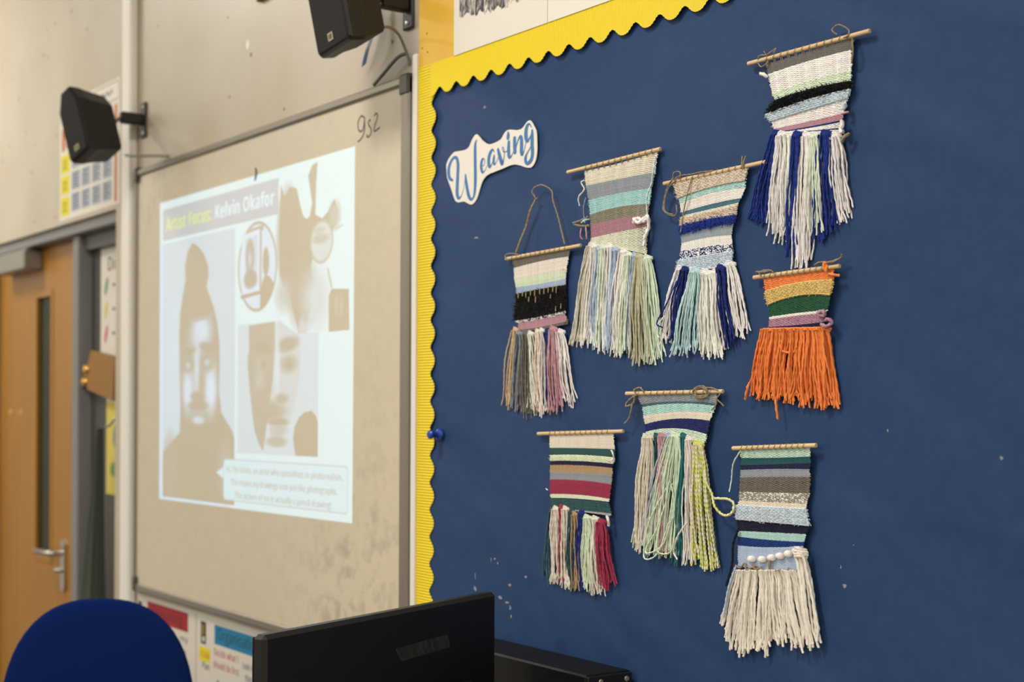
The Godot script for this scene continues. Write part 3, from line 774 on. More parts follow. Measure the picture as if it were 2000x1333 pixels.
func make_weaving(d: Dictionary) -> void:
	var root := thing("wall_hanging", d.label, "wall hanging", "hand-woven wall hangings pinned to the blue board")
	root.position = Vector3(0, 0, 0)
	# dowel
	var dw: Array = d.dowel
	var p0 := Vector3(dw[0], dw[1], 0.013)
	var p1 := Vector3(dw[2], dw[3], 0.013)
	var ax := (p1 - p0).normalized()
	var side := ax.cross(Vector3.BACK).normalized()
	var x := Transform3D(Basis(side, ax, side.cross(ax)), p0)
	var l := p0.distance_to(p1)
	var g := Geo.new()
	g.lathe([[0.0001, 0.0], [0.0027, 0.0], [0.0032, 0.0006], [0.0032, l - 0.0006], [0.0026, l], [0.0001, l]], x, 16)
	part("dowel", g, dowel_mat, root)
	# bands
	var bs: Array = d.bounds.duplicate(true)
	for k in [1, 3, 5]: bs[0][k] += 0.004
	for k in d.bands.size():
		var b: Array = d.bands[k]
		part("woven_band", make_band(bs[k], bs[k + 1], b[0], b[1], b[2] if b.size() > 2 else "ffffff"), yarn, root)
	# warp twine looped over the dowel
	g = Geo.new()
	var loops := 12
	for k in loops:
		var u := (k + 0.4) / loops
		var e := edge_at(bs[0], u)
		var f := clampf((e.x - p0.x) / (p1.x - p0.x), 0, 1)
		var on := p0.lerp(p1, f)
		var pts := PackedVector3Array()
		for j in 13:
			var t := TAU * (j / 12.0) + PI * 0.5
			pts.append(on + ax * (0.0016 * (j / 12.0 - 0.5)) + side.cross(ax) * 0.0037 * sin(t) + Vector3(0, 0.0037 * cos(t), 0))
		g.tube(pts, 0.0006, fibre("9c8a68") * rng.randf_range(0.85, 1.15), 5, 0.1, 0.6)
		for s in [-0.0014, 0.0014]:
			g.tube(PackedVector3Array([on + Vector3(s, -0.002, 0.0036), Vector3(e.x + s, (on.y + e.y) / 2, 0.0145), Vector3(e.x + s, e.y - 0.004, 0.0115)]), 0.0006, fibre("9c8a68"), 5, 0.1, 0.6)
	part("twine_loops", g, yarn, root)
	# tassels
	var n := 0
	for a in d.tassels:
		make_tassel(a, root, 0.0025 * (n % 2))
		n += 1
	# loose ends and hanging cords
	for e in d.ends:
		var pts := PackedVector3Array()
		var q: Array = e[2]
		for k in range(0, q.size(), 2): pts.append(Vector3(q[k], q[k + 1], 0.0165 + 0.002 * sin(k * 1.3)))
		g = Geo.new()
		var puff: bool = e[1] > 0.005
		if puff:
			var prof := []
			for k in 11: prof.append([maxf(0.0001, 0.0068 * sin(PI * k / 10.0)), -0.0068 * cos(PI * k / 10.0)])
			g.lathe(prof, Transform3D(Basis(Vector3(1.25, 0.1, 0), Vector3(-0.1, 0.72, 0), Vector3(0, 0, 0.7)), Vector3(pts[1].x, pts[1].y, 0.0145)), 18, fibre(e[0]))
		elif e.size() > 3: g.tube(curve(pts, 0.0022), e[1], fibre(e[0]), 6, 0.2, 0.75, 1.0, 1.0, fibre(e[3]), 0.45)
		else: g.tube(curve(pts, 0.0022), e[1], fibre(e[0]), 6, 0.16, 0.5, 1.0)
		part("yarn_puff" if puff else "loose_cord", g, yarn, root)

var dowel_mat: StandardMaterial3D

# ---------------------------------------------------------------- scene
func _ready() -> void:
	rng.seed = 7
	# camera: level, lens shifted upwards, 51 mm on 36 mm film
	var cam := Camera3D.new()
	cam.name = "camera"
	cam.projection = Camera3D.PROJECTION_FRUSTUM
	cam.near = 0.05
	cam.far = 60.0
	cam.size = 0.05 * 1333.0 / 2850.0
	cam.frustum_offset = Vector2(0, 0.05 * (790.0 - 666.5) / 2850.0)
	cam.position = Vector3(2.51785, 1.48, 1.53)
	cam.rotation = Vector3(0, deg_to_rad(54.9406), 0.005)
	var att := CameraAttributesPhysical.new()
	att.frustum_focal_length = 51.0
	att.frustum_focus_distance = 2.2
	att.exposure_aperture = 4.2
	cam.attributes = att
	add_child(cam)
	cam.make_current()
	var env := Environment.new()
	env.background_mode = Environment.BG_COLOR
	env.background_color = Color(0, 0, 0)
	env.tonemap_mode = Environment.TONE_MAPPER_LINEAR
	env.tonemap_exposure = 1.06
	env.sdfgi_enabled = true
	env.ssao_enabled = true
	env.ssil_enabled = true
	var we := WorldEnvironment.new()
	we.name = "world"
	we.environment = env
	add_child(we)
	ceiling_lights()
	# shared materials
	yarn = StandardMaterial3D.new()
	yarn.vertex_color_use_as_albedo = true
	yarn.roughness = 0.95
	yarn.metallic_specular = 0.2
	yarn.rim_enabled = true
	yarn.rim = 0.25
	yarn.rim_tint = 0.6
	dowel_mat = mat("e6cda6", 0.6)
	dowel_mat.albedo_texture = noise_tex(0.02, "e6dccb", "ffffff", 3, 5, 128)
	dowel_mat.uv1_triplanar = true
	dowel_mat.uv1_scale = Vector3(3, 40, 3)
	room()
	display_board()
	whiteboard()
	door_end()
	for d in WEAVINGS: make_weaving(d)
	sign_card()
	push_pin()
	speakers()
	desk_things()
	wall_papers()

func ceiling_lights() -> void:
	var glow := mat("ffffff", 0.5)
	glow.emission_enabled = true
	glow.emission = Color("fff6ea")
	glow.emission_energy_multiplier = 2.0
	var alu := mat("d8d8d6", 0.5)
	var k := 0
	for s in [[-3.3, 1.2, "above the door"], [0.5, 1.5, "in front of the blue board"], [4.3, 1.5, "near the right wall"], [-3.3, 4.1, "over the left of the room"], [0.5, 4.1, "over the middle of the room"], [4.3, 4.1, "over the right of the room"], [-3.3, 6.7, "at the back left of the room"], [0.5, 6.7, "at the back middle of the room"], [4.3, 6.7, "at the back right of the room"]]:
		var o := thing("ceiling_light", "square white ceiling light panel " + s[2], "light", "ceiling light panels")
		o.position = Vector3(s[0], 3.5, s[1])
		var g := Geo.new()
		for e in [[-0.31, -0.31, 0.31, -0.29], [-0.31, 0.29, 0.31, 0.31], [-0.31, -0.29, -0.29, 0.29], [0.29, -0.29, 0.31, 0.29]]:
			g.box(Vector3(e[0], -0.03, e[1]), Vector3(e[2], 0, e[3]), 0.002)
		part("frame", g, alu, o)
		g = Geo.new()
		g.box(Vector3(-0.29, -0.02, -0.29), Vector3(0.29, -0.012, 0.29), 0.001)
		part("diffuser", g, glow, o)
		var l := AreaLight3D.new()
		l.name = "panel_light_%d" % k
		l.area_size = Vector2(0.56, 0.56)
		l.area_normalize_energy = true
		l.light_color = Color("fff8ee")
		l.light_energy = 4.4
		l.area_range = 20.0
		l.area_attenuation = 2.0
		l.shadow_enabled = true
		l.position = Vector3(s[0], 3.5 - 0.035, s[1])
		l.rotation_degrees = Vector3(-90, 0, 0)
		add_child(l)
		k += 1

func room() -> void:
	var paint := mat("c2b8a6", 0.42)
	paint.albedo_texture = noise_tex(0.006, "f2eee6", "ffffff", 5, 3)
	paint.uv1_triplanar = true
	paint.uv1_world_triplanar = true
	paint.uv1_scale = Vector3.ONE * 0.7
	var far_paint := mat("d9d8d3", 0.7)
	# front wall with the door opening cut out
	var g := Geo.new()
	for b in [[-1.72, 0, 5.6, 3.5], [-3.2, 2.057, -1.72, 3.5], [-4.2, 0, -3.2, 3.5]]:
		g.box(Vector3(b[0], b[1], -0.18), Vector3(b[2], b[3], 0.0), 0.0)
	var wall := structure("wall_front", g, paint)
	# old pin holes and specks of putty
	g = Geo.new()
	var spots := [-2.383, 2.728, -2.376, 2.636, -2.425, 2.651, -2.136, 2.736, -1.988, 2.648, -2.302, 2.733, -2.873, 2.724, -1.394, 2.533, -0.786, 2.336, -0.912, 2.253, -0.924, 2.456, -2.516, 2.361, -2.285, 2.359, -2.817, 2.4, -2.899, 2.356, -2.512, 2.098, -2.292, 2.089, -2.7, 2.55, -2.62, 2.42, -0.38, 2.36, -0.45, 2.4, -0.601, 2.172, -0.1, 2.23, -2.78, 2.63, -2.55, 2.27]
	for k in range(0, spots.size(), 2):
		var r := rng.randf_range(0.003, 0.0065)
		g.lathe([[r, 0.0], [r * 0.7, 0.0012], [0.0001, 0.0015]], Transform3D(Basis(Vector3.RIGHT, PI / 2), Vector3(spots[k], spots[k + 1], 0.0)), 8)
	part("pin_marks", g, mat("8f897c", 0.9), wall).set_meta("kind", "stuff")
	g = Geo.new()
	g.prism(PackedVector2Array([Vector2(-0.812, 2.358), Vector2(-0.803, 2.35), Vector2(-0.795, 2.362), Vector2(-0.8, 2.376), Vector2(-0.81, 2.372)]), 0.0, 0.0008)
	part("pale_spot", g, mat("f7f4ee", 0.6), wall)  # small flat near-white spot on the front wall
	g = Geo.new()
	g.box(Vector3(-4.2, -0.1, -0.6), Vector3(5.6, 0, 8.2), 0.0)
	structure("floor", g, mat("55524f", 0.7))
	g = Geo.new()
	g.box(Vector3(-4.2, 3.5, -0.2), Vector3(5.6, 3.6, 8.2), 0.0)
	structure("ceiling", g, mat("eceae4", 0.9))
	g = Geo.new()
	g.box(Vector3(-4.3, 0, -0.2), Vector3(-4.2, 3.5, 8.2), 0.0)
	structure("wall_left", g, far_paint)
	g = Geo.new()
	g.box(Vector3(5.6, 0, -0.2), Vector3(5.7, 3.5, 8.2), 0.0)
	structure("wall_right", g, far_paint)
	g = Geo.new()
	g.box(Vector3(-4.2, 0, 8.1), Vector3(5.6, 3.5, 8.2), 0.0)
	structure("wall_back", g, far_paint)
	# tall cable trunking beside the whiteboard, and the slim one at the board
	g = Geo.new()
	g.box(Vector3(-1.612, 0, 0), Vector3(-1.541, 3.5, 0.026), 0.006)
	single("cable_trunking", g, mat("eae6db", 0.35), "wide white vertical cable trunking between the door and the whiteboard", "trunking")
	g = Geo.new()
	g.box(Vector3(0.0012, 0.8, 0), Vector3(0.0158, 2.182, 0.014), 0.003)
	single("cable_trunking", g, mat("ece9e4", 0.35), "slim white vertical trunking between the whiteboard and the yellow border", "trunking")

func display_board() -> void:
	# backing paper, slack and a little creased
	var f := FastNoiseLite.new()
	f.seed = 11
	f.frequency = 2.6
	f.fractal_octaves = 3
	var f2 := FastNoiseLite.new()
	f2.seed = 4
	f2.frequency = 3.2
	f2.fractal_octaves = 2
	var g := Geo.new()
	var pt := func(u: float, w: float) -> Vector3:
		var x := lerpf(0.012, 2.6, u)
		var y := lerpf(0.72, 2.135, w)
		var q := f.get_noise_2d(x, y) * 0.009 + f2.get_noise_2d(x * 0.9 + y * 1.5, (y - x) * 0.35) * 0.011
		# soft folds that run down from the low edge of the hangings
		q += 0.0016 * exp(-pow((x * 0.55 + y - 1.69) / 0.02, 2)) + 0.0013 * exp(-pow((x * 0.5 + y - 1.56) / 0.018, 2)) * smoothstep(0.3, 0.5, x)
		return Vector3(x, y, 0.0036 + 0.0021 * tanh(q / 0.0045))
	g.grid(360, 200, pt)
	var blue := mat("29446e", 0.6, 0.0, 0.32)
	blue.albedo_texture = noise_tex(0.03, "e8eaee", "ffffff", 5, 8)
	blue.uv1_triplanar = true
	blue.uv1_scale = Vector3.ONE * 2.0
	var paper := single("backing_paper", g, blue, "dark blue backing paper covering the display board", "paper")
	# torn and rubbed places where the pale core of the paper shows
	var torn := mat("8e9298", 0.9)
	for t in [[0.246, 2.037, 0.012, 0.006], [0.225, 1.794, 0.014, 0.006], [0.223, 1.132, 0.011, 0.01], [0.223, 1.155, 0.002, 0.018], [0.337, 1.149, 0.009, 0.007], [0.305, 1.123, 0.011, 0.006], [0.327, 1.117, 0.014, 0.005], [0.338, 1.108, 0.008, 0.011], [0.341, 1.093, 0.004, 0.008], [0.275, 1.19, 0.004, 0.009], [0.288, 1.193, 0.006, 0.004], [0.297, 1.186, 0.005, 0.004], [1.142, 1.233, 0.008, 0.006], [1.215, 1.448, 0.003, 0.006], [1.393, 1.417, 0.004, 0.006], [1.135, 1.258, 0.002, 0.007], [1.158, 1.29, 0.002, 0.002], [0.39, 1.17, 0.009, 0.007]]:
		var poly := PackedVector2Array()
		for k in 11:
			var a := TAU * k / 11
			var rr := rng.randf_range(0.35, 1.05)
			poly.append(Vector2(t[0] + cos(a) * t[2] * rr * 0.6, t[1] + sin(a) * t[3] * rr * 0.6))
		g = Geo.new()
		var at: Vector3 = pt.call((t[0] - 0.012) / 2.588, (t[1] - 0.72) / 1.415)
		g.prism(poly, at.z - 0.0015, at.z + 0.0004)
		part("tear", g, torn, paper)
	# amber panel over the board
	g = Geo.new()
	g.box(Vector3(0.0165, 2.151, 0.0012), Vector3(2.6, 3.0, 0.007), 0.001)
	var am := mat("eabf46", 0.6)
	am.albedo_texture = noise_tex(0.01, "eee8dd", "ffffff", 4, 21)
	am.uv1_triplanar = true
	var panel := single("amber_panel", g, am, "amber papered panel above the yellow border and blue board", "panel")
	g = Geo.new()
	for s in [[0.047, 2.216], [0.05, 2.178], [0.03, 2.19]]:
		g.lathe([[0.0022, 0.0], [0.0012, 0.001], [0.0001, 0.001]], Transform3D(Basis(Vector3.RIGHT, PI / 2), Vector3(s[0], s[1], 0.007)), 8)
	part("pin_marks", g, mat("7c5f2c", 0.9), panel).set_meta("kind", "stuff")
	# border strips of corrugated card with a scalloped edge
	var yel := mat("e8cf10", 0.55)
	var rib := 0.0056
	g = Geo.new()
	var y0 := 0.76
	var y1 := 2.152
	var m := int((y1 - y0) / rib * 6)
	var left := func(u: float, w: float) -> Vector3:
		var y := lerpf(y0, y1, w)
		var wide := 0.0752 + 0.0078 * (sin(TAU * (y - 1.98) / 0.0535) + 0.12 * cos(2.0 * TAU * (y - 1.98) / 0.0535))
		return Vector3(lerpf(0.0165, wide, u), y, 0.0072 + 0.0007 * cos(TAU * y / rib))
	g.grid(10, m, left)
	single("border_strip", g, yel, "yellow corrugated scalloped border strip down the left edge of the blue board", "border", "yellow corrugated border strips")
	g = Geo.new()
	m = int(2.5 / rib * 6)
	var top := func(u: float, w: float) -> Vector3:
		var x := lerpf(0.064, 2.55, u)
		var low := 2.0925 + 0.0072 * (sin(TAU * (x - 0.143) / 0.0595) - 0.16 * cos(2.0 * TAU * (x - 0.143) / 0.0595))
		return Vector3(x, lerpf(low, 2.1515, w), 0.0092 + 0.0005 * cos(TAU * x / rib))
	g.grid(m, 8, top)
	single("border_strip", g, yel, "yellow corrugated scalloped border strip along the top of the blue board", "border", "yellow corrugated border strips")

func whiteboard() -> void:
	var o := thing("whiteboard", "large wall-mounted whiteboard with aluminium frame, smudged with grey marks", "whiteboard")
	var x0 := -1.512
	var x1 := -0.03
	var y0 := 0.9615
	var y1 := 2.127
	var w := 1024
	var h := 812
	var im := Image.create(w, h, false, Image.FORMAT_RGB8)
	var f := FastNoiseLite.new()
	f.seed = 31
	f.frequency = 0.012
	f.fractal_octaves = 5
	var f2 := FastNoiseLite.new()
	f2.seed = 32
	f2.frequency = 0.03
	f2.fractal_octaves = 4
	var base := Color("d0c5ac")
	for y in h:
		for x in w:
			var u := float(x) / w
			var v := float(y) / h
			# rubbed ink: thick at the lower right and in the far upper left corner
			var where := exp(-pow((u - 0.9) / 0.14, 2) - pow((v - 0.86) / 0.2, 2)) + 0.5 * exp(-pow((u - 0.8) / 0.1, 2) - pow((v - 0.97) / 0.12, 2)) + 0.5 * exp(-pow((u - 0.1) / 0.1, 2) - pow((v - 0.06) / 0.08, 2)) + 0.12
			var a := f.get_noise_2d(x * 0.8 + y * 0.3, y * 1.2 - x * 0.2)
			var b := f2.get_noise_2d(x, y)
			var d := clampf(where * (a * 0.8 + b * 0.8 + 0.05), 0, 1) * 0.48 + 0.02 * b
			im.set_pixel(x, y, base.lerp(Color("8d8878"), clampf(d, 0, 1)))
	# old wiped pen lines
	for k in 16:
		var a := Vector2(rng.randf_range(0.05, 0.95) * w, rng.randf_range(0.7, 0.97) * h)
		px_line(im, a, a + Vector2(rng.randf_range(-8, 8), rng.randf_range(6, 30)), 1.0, Color("c3bba6"))
	px_line(im, Vector2(0.826 * w, 0.098 * h), Vector2(0.822 * w, 0.14 * h), 2.0, Color("b9b0c0"))
	var g := Geo.new()
	g.prism(PackedVector2Array([Vector2(x0, y0), Vector2(x1, y0), Vector2(x1, y1), Vector2(x0, y1)]), 0.004, 0.013, Color.WHITE, Rect2(x0, y0, x1 - x0, y1 - y0))
	part("writing_surface", g, tex_mat(im, 0.4), o)
	var alu := mat("8f887d", 0.42, 0.6)
	for b in [[x0 - 0.002, y1 - 0.003, x1 + 0.028, y1 + 0.016], [x0 - 0.002, y0 - 0.02, x1 + 0.028, y0 + 0.002]]:
		g = Geo.new()
		g.box(Vector3(b[0], b[1], 0.0), Vector3(b[2], b[3], 0.02), 0.004)
		part("frame_rail", g, alu, o)
	for b in [[x0 - 0.0025, x0 + 0.006], [x1 - 0.002, x1 + 0.03]]:
		g = Geo.new()
		g.box(Vector3(b[0], y0 - 0.018, 0.0), Vector3(b[1], y1 + 0.014, 0.021), 0.004)
		part("frame_rail", g, alu, o)
	var cap := mat("46423b", 0.5)
	for e in [[x0, y0], [x0, y1], [x1 + 0.012, y0 - 0.004], [x1 + 0.012, y1 - 0.004]]:
		g = Geo.new()
		g.box(Vector3(e[0] - (0.0028 if e[0] < -1 else 0.018), e[1] - 0.02, 0.0), Vector3(e[0] + 0.018, e[1] + 0.023, 0.0235), 0.004)
		part("corner_cap", g, cap, o)
	var ink := mat("3a3a36", 0.6)
	for s in MARKER_STROKES:
		g = Geo.new()
		stroke(g, s, 0.01335, Color.WHITE)
		part("marker_stroke", g, ink, o)
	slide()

# the picture that the projector throws on the board: its light put in as a flat glowing rectangle, dark where no light falls
func slide() -> void:
	var w := 1110
	var h := 820
	var im := Image.create(w, h, false, Image.FORMAT_RGB8)
	var paper := Color("f2fbf2")
	im.fill(paper)
	# title bar
	im.fill_rect(Rect2i(21, 22, 719, 85), Color("a3a5b2"))
	px_text(im, "Artist Focus:", Vector2(44, 82), 36, Color("f6f03a"), 308, true)
	px_text(im, "Kelvin Okafor", Vector2(374, 82), 36, Color("fbfffb"), 342, true)
	# plain portrait of a bearded figure in a woollen hat
	im.fill_rect(Rect2i(22, 116, 475, 696), Color("d3d6dc"))
	px_ellipse(im, Vector2(90, 420), Vector2(60, 200), Color("dcdfe6"), 0.6)
	px_poly(im, outline([25, 690, 100, 655, 145, 632, 150, 560, 143, 440, 140, 370, 146, 312, 165, 262, 182, 225, 178, 185, 195, 150, 228, 130, 262, 140, 302, 165, 330, 198, 334, 225, 319, 250, 360, 300, 390, 350, 402, 400, 404, 460, 400, 520, 415, 578, 484, 626, 497, 645, 497, 812, 25, 812]), Color("4c3c38"))
	px_ellipse(im, Vector2(270, 470), Vector2(112, 128), Color("8f8583"), 0.25)
	px_ellipse(im, Vector2(288, 362), Vector2(62, 40), Color("dfe2ec"), 0.5)
	px_ellipse(im, Vector2(258, 450), Vector2(20, 92), Color("cfd2da"), 0.6)
	px_ellipse(im, Vector2(197, 522), Vector2(34, 56), Color("dfe3ee"), 0.5)
	px_ellipse(im, Vector2(350, 520), Vector2(38, 62), Color("e6eaf2"), 0.5)
	px_ellipse(im, Vector2(202, 418), Vector2(44, 11), Color("4a3c38"), 0.4, -0.12)
	px_ellipse(im, Vector2(330, 410), Vector2(50, 12), Color("463834"), 0.4, 0.12)
	px_ellipse(im, Vector2(200, 452), Vector2(36, 20), Color("5b4c48"), 0.45)
	px_ellipse(im, Vector2(325, 446), Vector2(40, 22), Color("5b4c48"), 0.45)
	px_ellipse(im, Vector2(200, 454), Vector2(18, 9), Color("b5b6be"), 0.4)
	px_ellipse(im, Vector2(325, 448), Vector2(20, 9), Color("b5b6be"), 0.4)
	px_ellipse(im, Vector2(290, 500), Vector2(16, 50), Color("6d5f5a"), 0.5)
	px_ellipse(im, Vector2(262, 536), Vector2(42, 12), Color("5a4a45"), 0.35)
	px_ellipse(im, Vector2(265, 560), Vector2(60, 12), Color("4c3c38"), 0.35)
	px_ellipse(im, Vector2(265, 580), Vector2(46, 9), Color("8f7f7b"), 0.35)
	px_ellipse(im, Vector2(268, 599), Vector2(40, 11), Color("d0d2da"), 0.4)
	px_ellipse(im, Vector2(268, 630), Vector2(70, 18), Color("4c3c38"), 0.4)
	px_ellipse(im, Vector2(264, 312), Vector2(92, 24), Color("4c3c38"), 0.2)
	px_line(im, Vector2(240, 333), Vector2(395, 322), 2, Color("a8a2a4"))
	px_ellipse(im, Vector2(75, 740), Vector2(40, 80), Color("6b5a56"), 0.6)
	px_ellipse(im, Vector2(440, 720), Vector2(40, 70), Color("8a7b74"), 0.6)
	# round picture: a frame on a wall and a visitor
	px_ellipse(im, Vector2(623, 222), Vector2(109, 109), Color("4a2c26"), 0.015)
	px_ellipse(im, Vector2(623, 222), Vector2(103, 103), Color("e3e6ee"), 0.015)
	px_poly(im, outline([575, 128, 660, 124, 656, 136, 560, 140]), Color("8a5f52"))
	px_poly(im, outline([535, 139, 643, 131, 640, 286, 537, 290]), Color("e9ecf2"))
	px_poly(im, outline([640, 125, 648, 125, 646, 292, 638, 292]), Color("4a332d"))
	px_poly(im, outline([530, 287, 642, 281, 642, 290, 530, 296]), Color("4a332d"))
	px_poly(im, outline([556, 150, 626, 146, 624, 268, 556, 271]), Color("c9ccd6"))
	px_ellipse(im, Vector2(583, 195), Vector2(24, 42), Color("6c5a54"), 0.15)
	px_ellipse(im, Vector2(582, 202), Vector2(12, 20), Color("b9b9c2"), 0.4)
	px_ellipse(im, Vector2(585, 250), Vector2(36, 22), Color("5c4a44"), 0.2)
	px_ellipse(im, Vector2(672, 214), Vector2(17, 34), Color("4c3a36"), 0.12)
	px_poly(im, outline([640, 326, 642, 292, 652, 262, 668, 246, 690, 250, 716, 268, 712, 284, 690, 305, 660, 322]), Color("4c3a36"))
	# drawing in progress: dark hair, a round lens, loose strands
	px_poly(im, outline([745, 120, 752, 40, 770, 70, 800, 50, 834, 58, 850, 95, 866, 124, 884, 134, 900, 128, 912, 100, 900, 62, 892, 36, 912, 14, 936, 10, 930, 60, 926, 128, 960, 140, 988, 128, 1006, 112, 1018, 104, 1034, 135, 1026, 158, 1010, 172, 960, 180, 925, 210, 905, 243, 918, 280, 924, 315, 900, 350, 882, 378, 866, 400, 850, 396, 838, 372, 812, 330, 800, 300, 770, 285, 747, 250]), Color("5a4238"))
	px_ellipse(im, Vector2(790, 170), Vector2(50, 100), Color("4c362e"), 0.4)
	px_ellipse(im, Vector2(772, 300), Vector2(40, 34), Color("b7aaa4"), 0.6)
	px_ellipse(im, Vector2(865, 300), Vector2(60, 70), Color("7c6459"), 0.5)
	px_ellipse(im, Vector2(865, 386), Vector2(22, 28), Color("c9beb8"), 0.4)
	px_ellipse(im, Vector2(930, 320), Vector2(60, 60), Color("d8cfcc"), 0.6)
	px_ellipse(im, Vector2(1018, 140), Vector2(24, 28), Color("a8958c"), 0.5)
	px_ellipse(im, Vector2(957, 192), Vector2(56, 50), Color("9c8272"), 0.03)
	px_ellipse(im, Vector2(957, 192), Vector2(50, 44), Color("d9cfc8"), 0.06)
	px_ellipse(im, Vector2(952, 185), Vector2(40, 10), Color("a58f82"), 0.4)
	px_ellipse(im, Vector2(945, 165), Vector2(26, 8), Color("b3a298"), 0.4)
	px_line(im, Vector2(1025, 172), Vector2(1058, 166), 3, Color("b3a49c"))
	px_line(im, Vector2(989, 257), Vector2(1008, 299), 4, Color("6a4c3a"))
	px_poly(im, outline([994, 316, 1008, 302, 1046, 305, 1086, 308, 1090, 398, 996, 397]), Color("5f3f36"))
	px_ellipse(im, Vector2(1030, 340), Vector2(8, 24), Color("a08072"), 0.4)
	px_ellipse(im, Vector2(1052, 344), Vector2(8, 26), Color("a08072"), 0.4)
	# plain portrait cropped close
	im.fill_rect(Rect2i(514, 396, 433, 284), Color("d9dadc"))
	im.fill_rect(Rect2i(514, 360, 240, 40), Color("d9dadc"))
	px_poly(im, outline([720, 372, 752, 362, 846, 398, 858, 440, 856, 480, 838, 545, 800, 610, 745, 648, 700, 640, 696, 549]), Color("cfc6c2"))
	px_poly(im, outline([578, 364, 720, 360, 726, 420, 712, 500, 696, 560, 676, 630, 662, 672, 640, 655, 614, 622, 590, 540, 574, 470, 572, 440, 580, 430]), Color("75625a"))
	px_ellipse(im, Vector2(654, 420), Vector2(52, 12), Color("4f3d37"), 0.4, 0.1)
	px_ellipse(im, Vector2(790, 418), Vector2(52, 16), Color("5f4b44"), 0.4, -0.08)
	px_ellipse(im, Vector2(656, 464), Vector2(44, 20), Color("958681"), 0.4)
	px_ellipse(im, Vector2(660, 464), Vector2(16, 12), Color("55433d"), 0.4)
	px_ellipse(im, Vector2(795, 464), Vector2(42, 20), Color("8b7a73"), 0.4)
	px_ellipse(im, Vector2(800, 464), Vector2(16, 12), Color("5c4a43"), 0.4)
	px_ellipse(im, Vector2(638, 500), Vector2(26, 22), Color("a5968f"), 0.6)
	px_ellipse(im, Vector2(735, 470), Vector2(14, 80), Color("e8e4e2"), 0.6)
	px_ellipse(im, Vector2(762, 545), Vector2(32, 11), Color("7d6a63"), 0.4)
	px_ellipse(im, Vector2(700, 575), Vector2(70, 22), Color("6f5b53"), 0.5)
	px_ellipse(im, Vector2(742, 601), Vector2(50, 9), Color("5f4a43"), 0.35)
	px_ellipse(im, Vector2(745, 620), Vector2(44, 12), Color("b09e96"), 0.4)
	px_ellipse(im, Vector2(735, 648), Vector2(50, 12), Color("8a766d"), 0.4)
	px_poly(im, outline([824, 640, 830, 612, 852, 590, 880, 578, 913, 574, 934, 584, 946, 600, 946, 679, 836, 679]), Color("5f4238"))
	im.fill_rect(Rect2i(947, 399, 150, 290), paper)
	im.fill_rect(Rect2i(497, 110, 14, 585), paper)
	im.fill_rect(Rect2i(497, 680, 460, 14), paper)
	im.fill_rect(Rect2i(0, 108, 22, 712), Color("e3eefb"))
	im.fill_rect(Rect2i(0, 812, 440, 8), Color("e3eefb"))
	# speech bubble
	px_poly(im, outline([386, 732, 436, 716, 436, 748]), Color("e6f7f2"))
	for e in [[431, 696, 658, 106, "b4bac6"], [434, 699, 652, 100, "e6f7f2"]]:
		im.fill_rect(Rect2i(e[0] + 12, e[1], e[2] - 24, e[3]), Color(e[4]))
		im.fill_rect(Rect2i(e[0], e[1] + 12, e[2], e[3] - 24), Color(e[4]))
		for c in [Vector2(12, 12), Vector2(e[2] - 12, 12), Vector2(12, e[3] - 12), Vector2(e[2] - 12, e[3] - 12)]:
			px_ellipse(im, Vector2(e[0], e[1]) + c, Vector2(12, 12), Color(e[4]), 0.04)
	px_text(im, "Hi, I'm Kelvin, an artist who specialises in photorealism.", Vector2(451, 729), 15, Color("9d9092"), 616)
	px_text(im, "This means my drawings look just like photographs.", Vector2(476, 761), 15, Color("9d9092"), 565)
	px_text(im, "This picture of me is actually a pencil drawing!", Vector2(501, 793), 15, Color("9d9092"), 511)
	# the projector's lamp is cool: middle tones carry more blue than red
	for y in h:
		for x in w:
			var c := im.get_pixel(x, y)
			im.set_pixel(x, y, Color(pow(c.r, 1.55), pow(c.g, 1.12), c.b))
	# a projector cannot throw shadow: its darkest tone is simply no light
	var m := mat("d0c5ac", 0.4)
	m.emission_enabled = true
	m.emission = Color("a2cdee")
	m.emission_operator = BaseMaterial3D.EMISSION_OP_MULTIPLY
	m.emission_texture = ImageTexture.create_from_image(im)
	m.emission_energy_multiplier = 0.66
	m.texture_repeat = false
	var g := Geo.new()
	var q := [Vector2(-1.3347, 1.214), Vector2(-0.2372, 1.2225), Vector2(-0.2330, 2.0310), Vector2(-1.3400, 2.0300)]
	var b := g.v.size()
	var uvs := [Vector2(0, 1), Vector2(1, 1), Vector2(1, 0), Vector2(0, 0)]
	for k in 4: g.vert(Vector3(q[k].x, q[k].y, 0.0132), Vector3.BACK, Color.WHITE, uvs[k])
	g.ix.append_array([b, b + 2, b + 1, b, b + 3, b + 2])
	single("projected_slide_glow", g, m, "pale projected slide about an artist with portraits and a speech bubble, on the whiteboard", "projected slide")

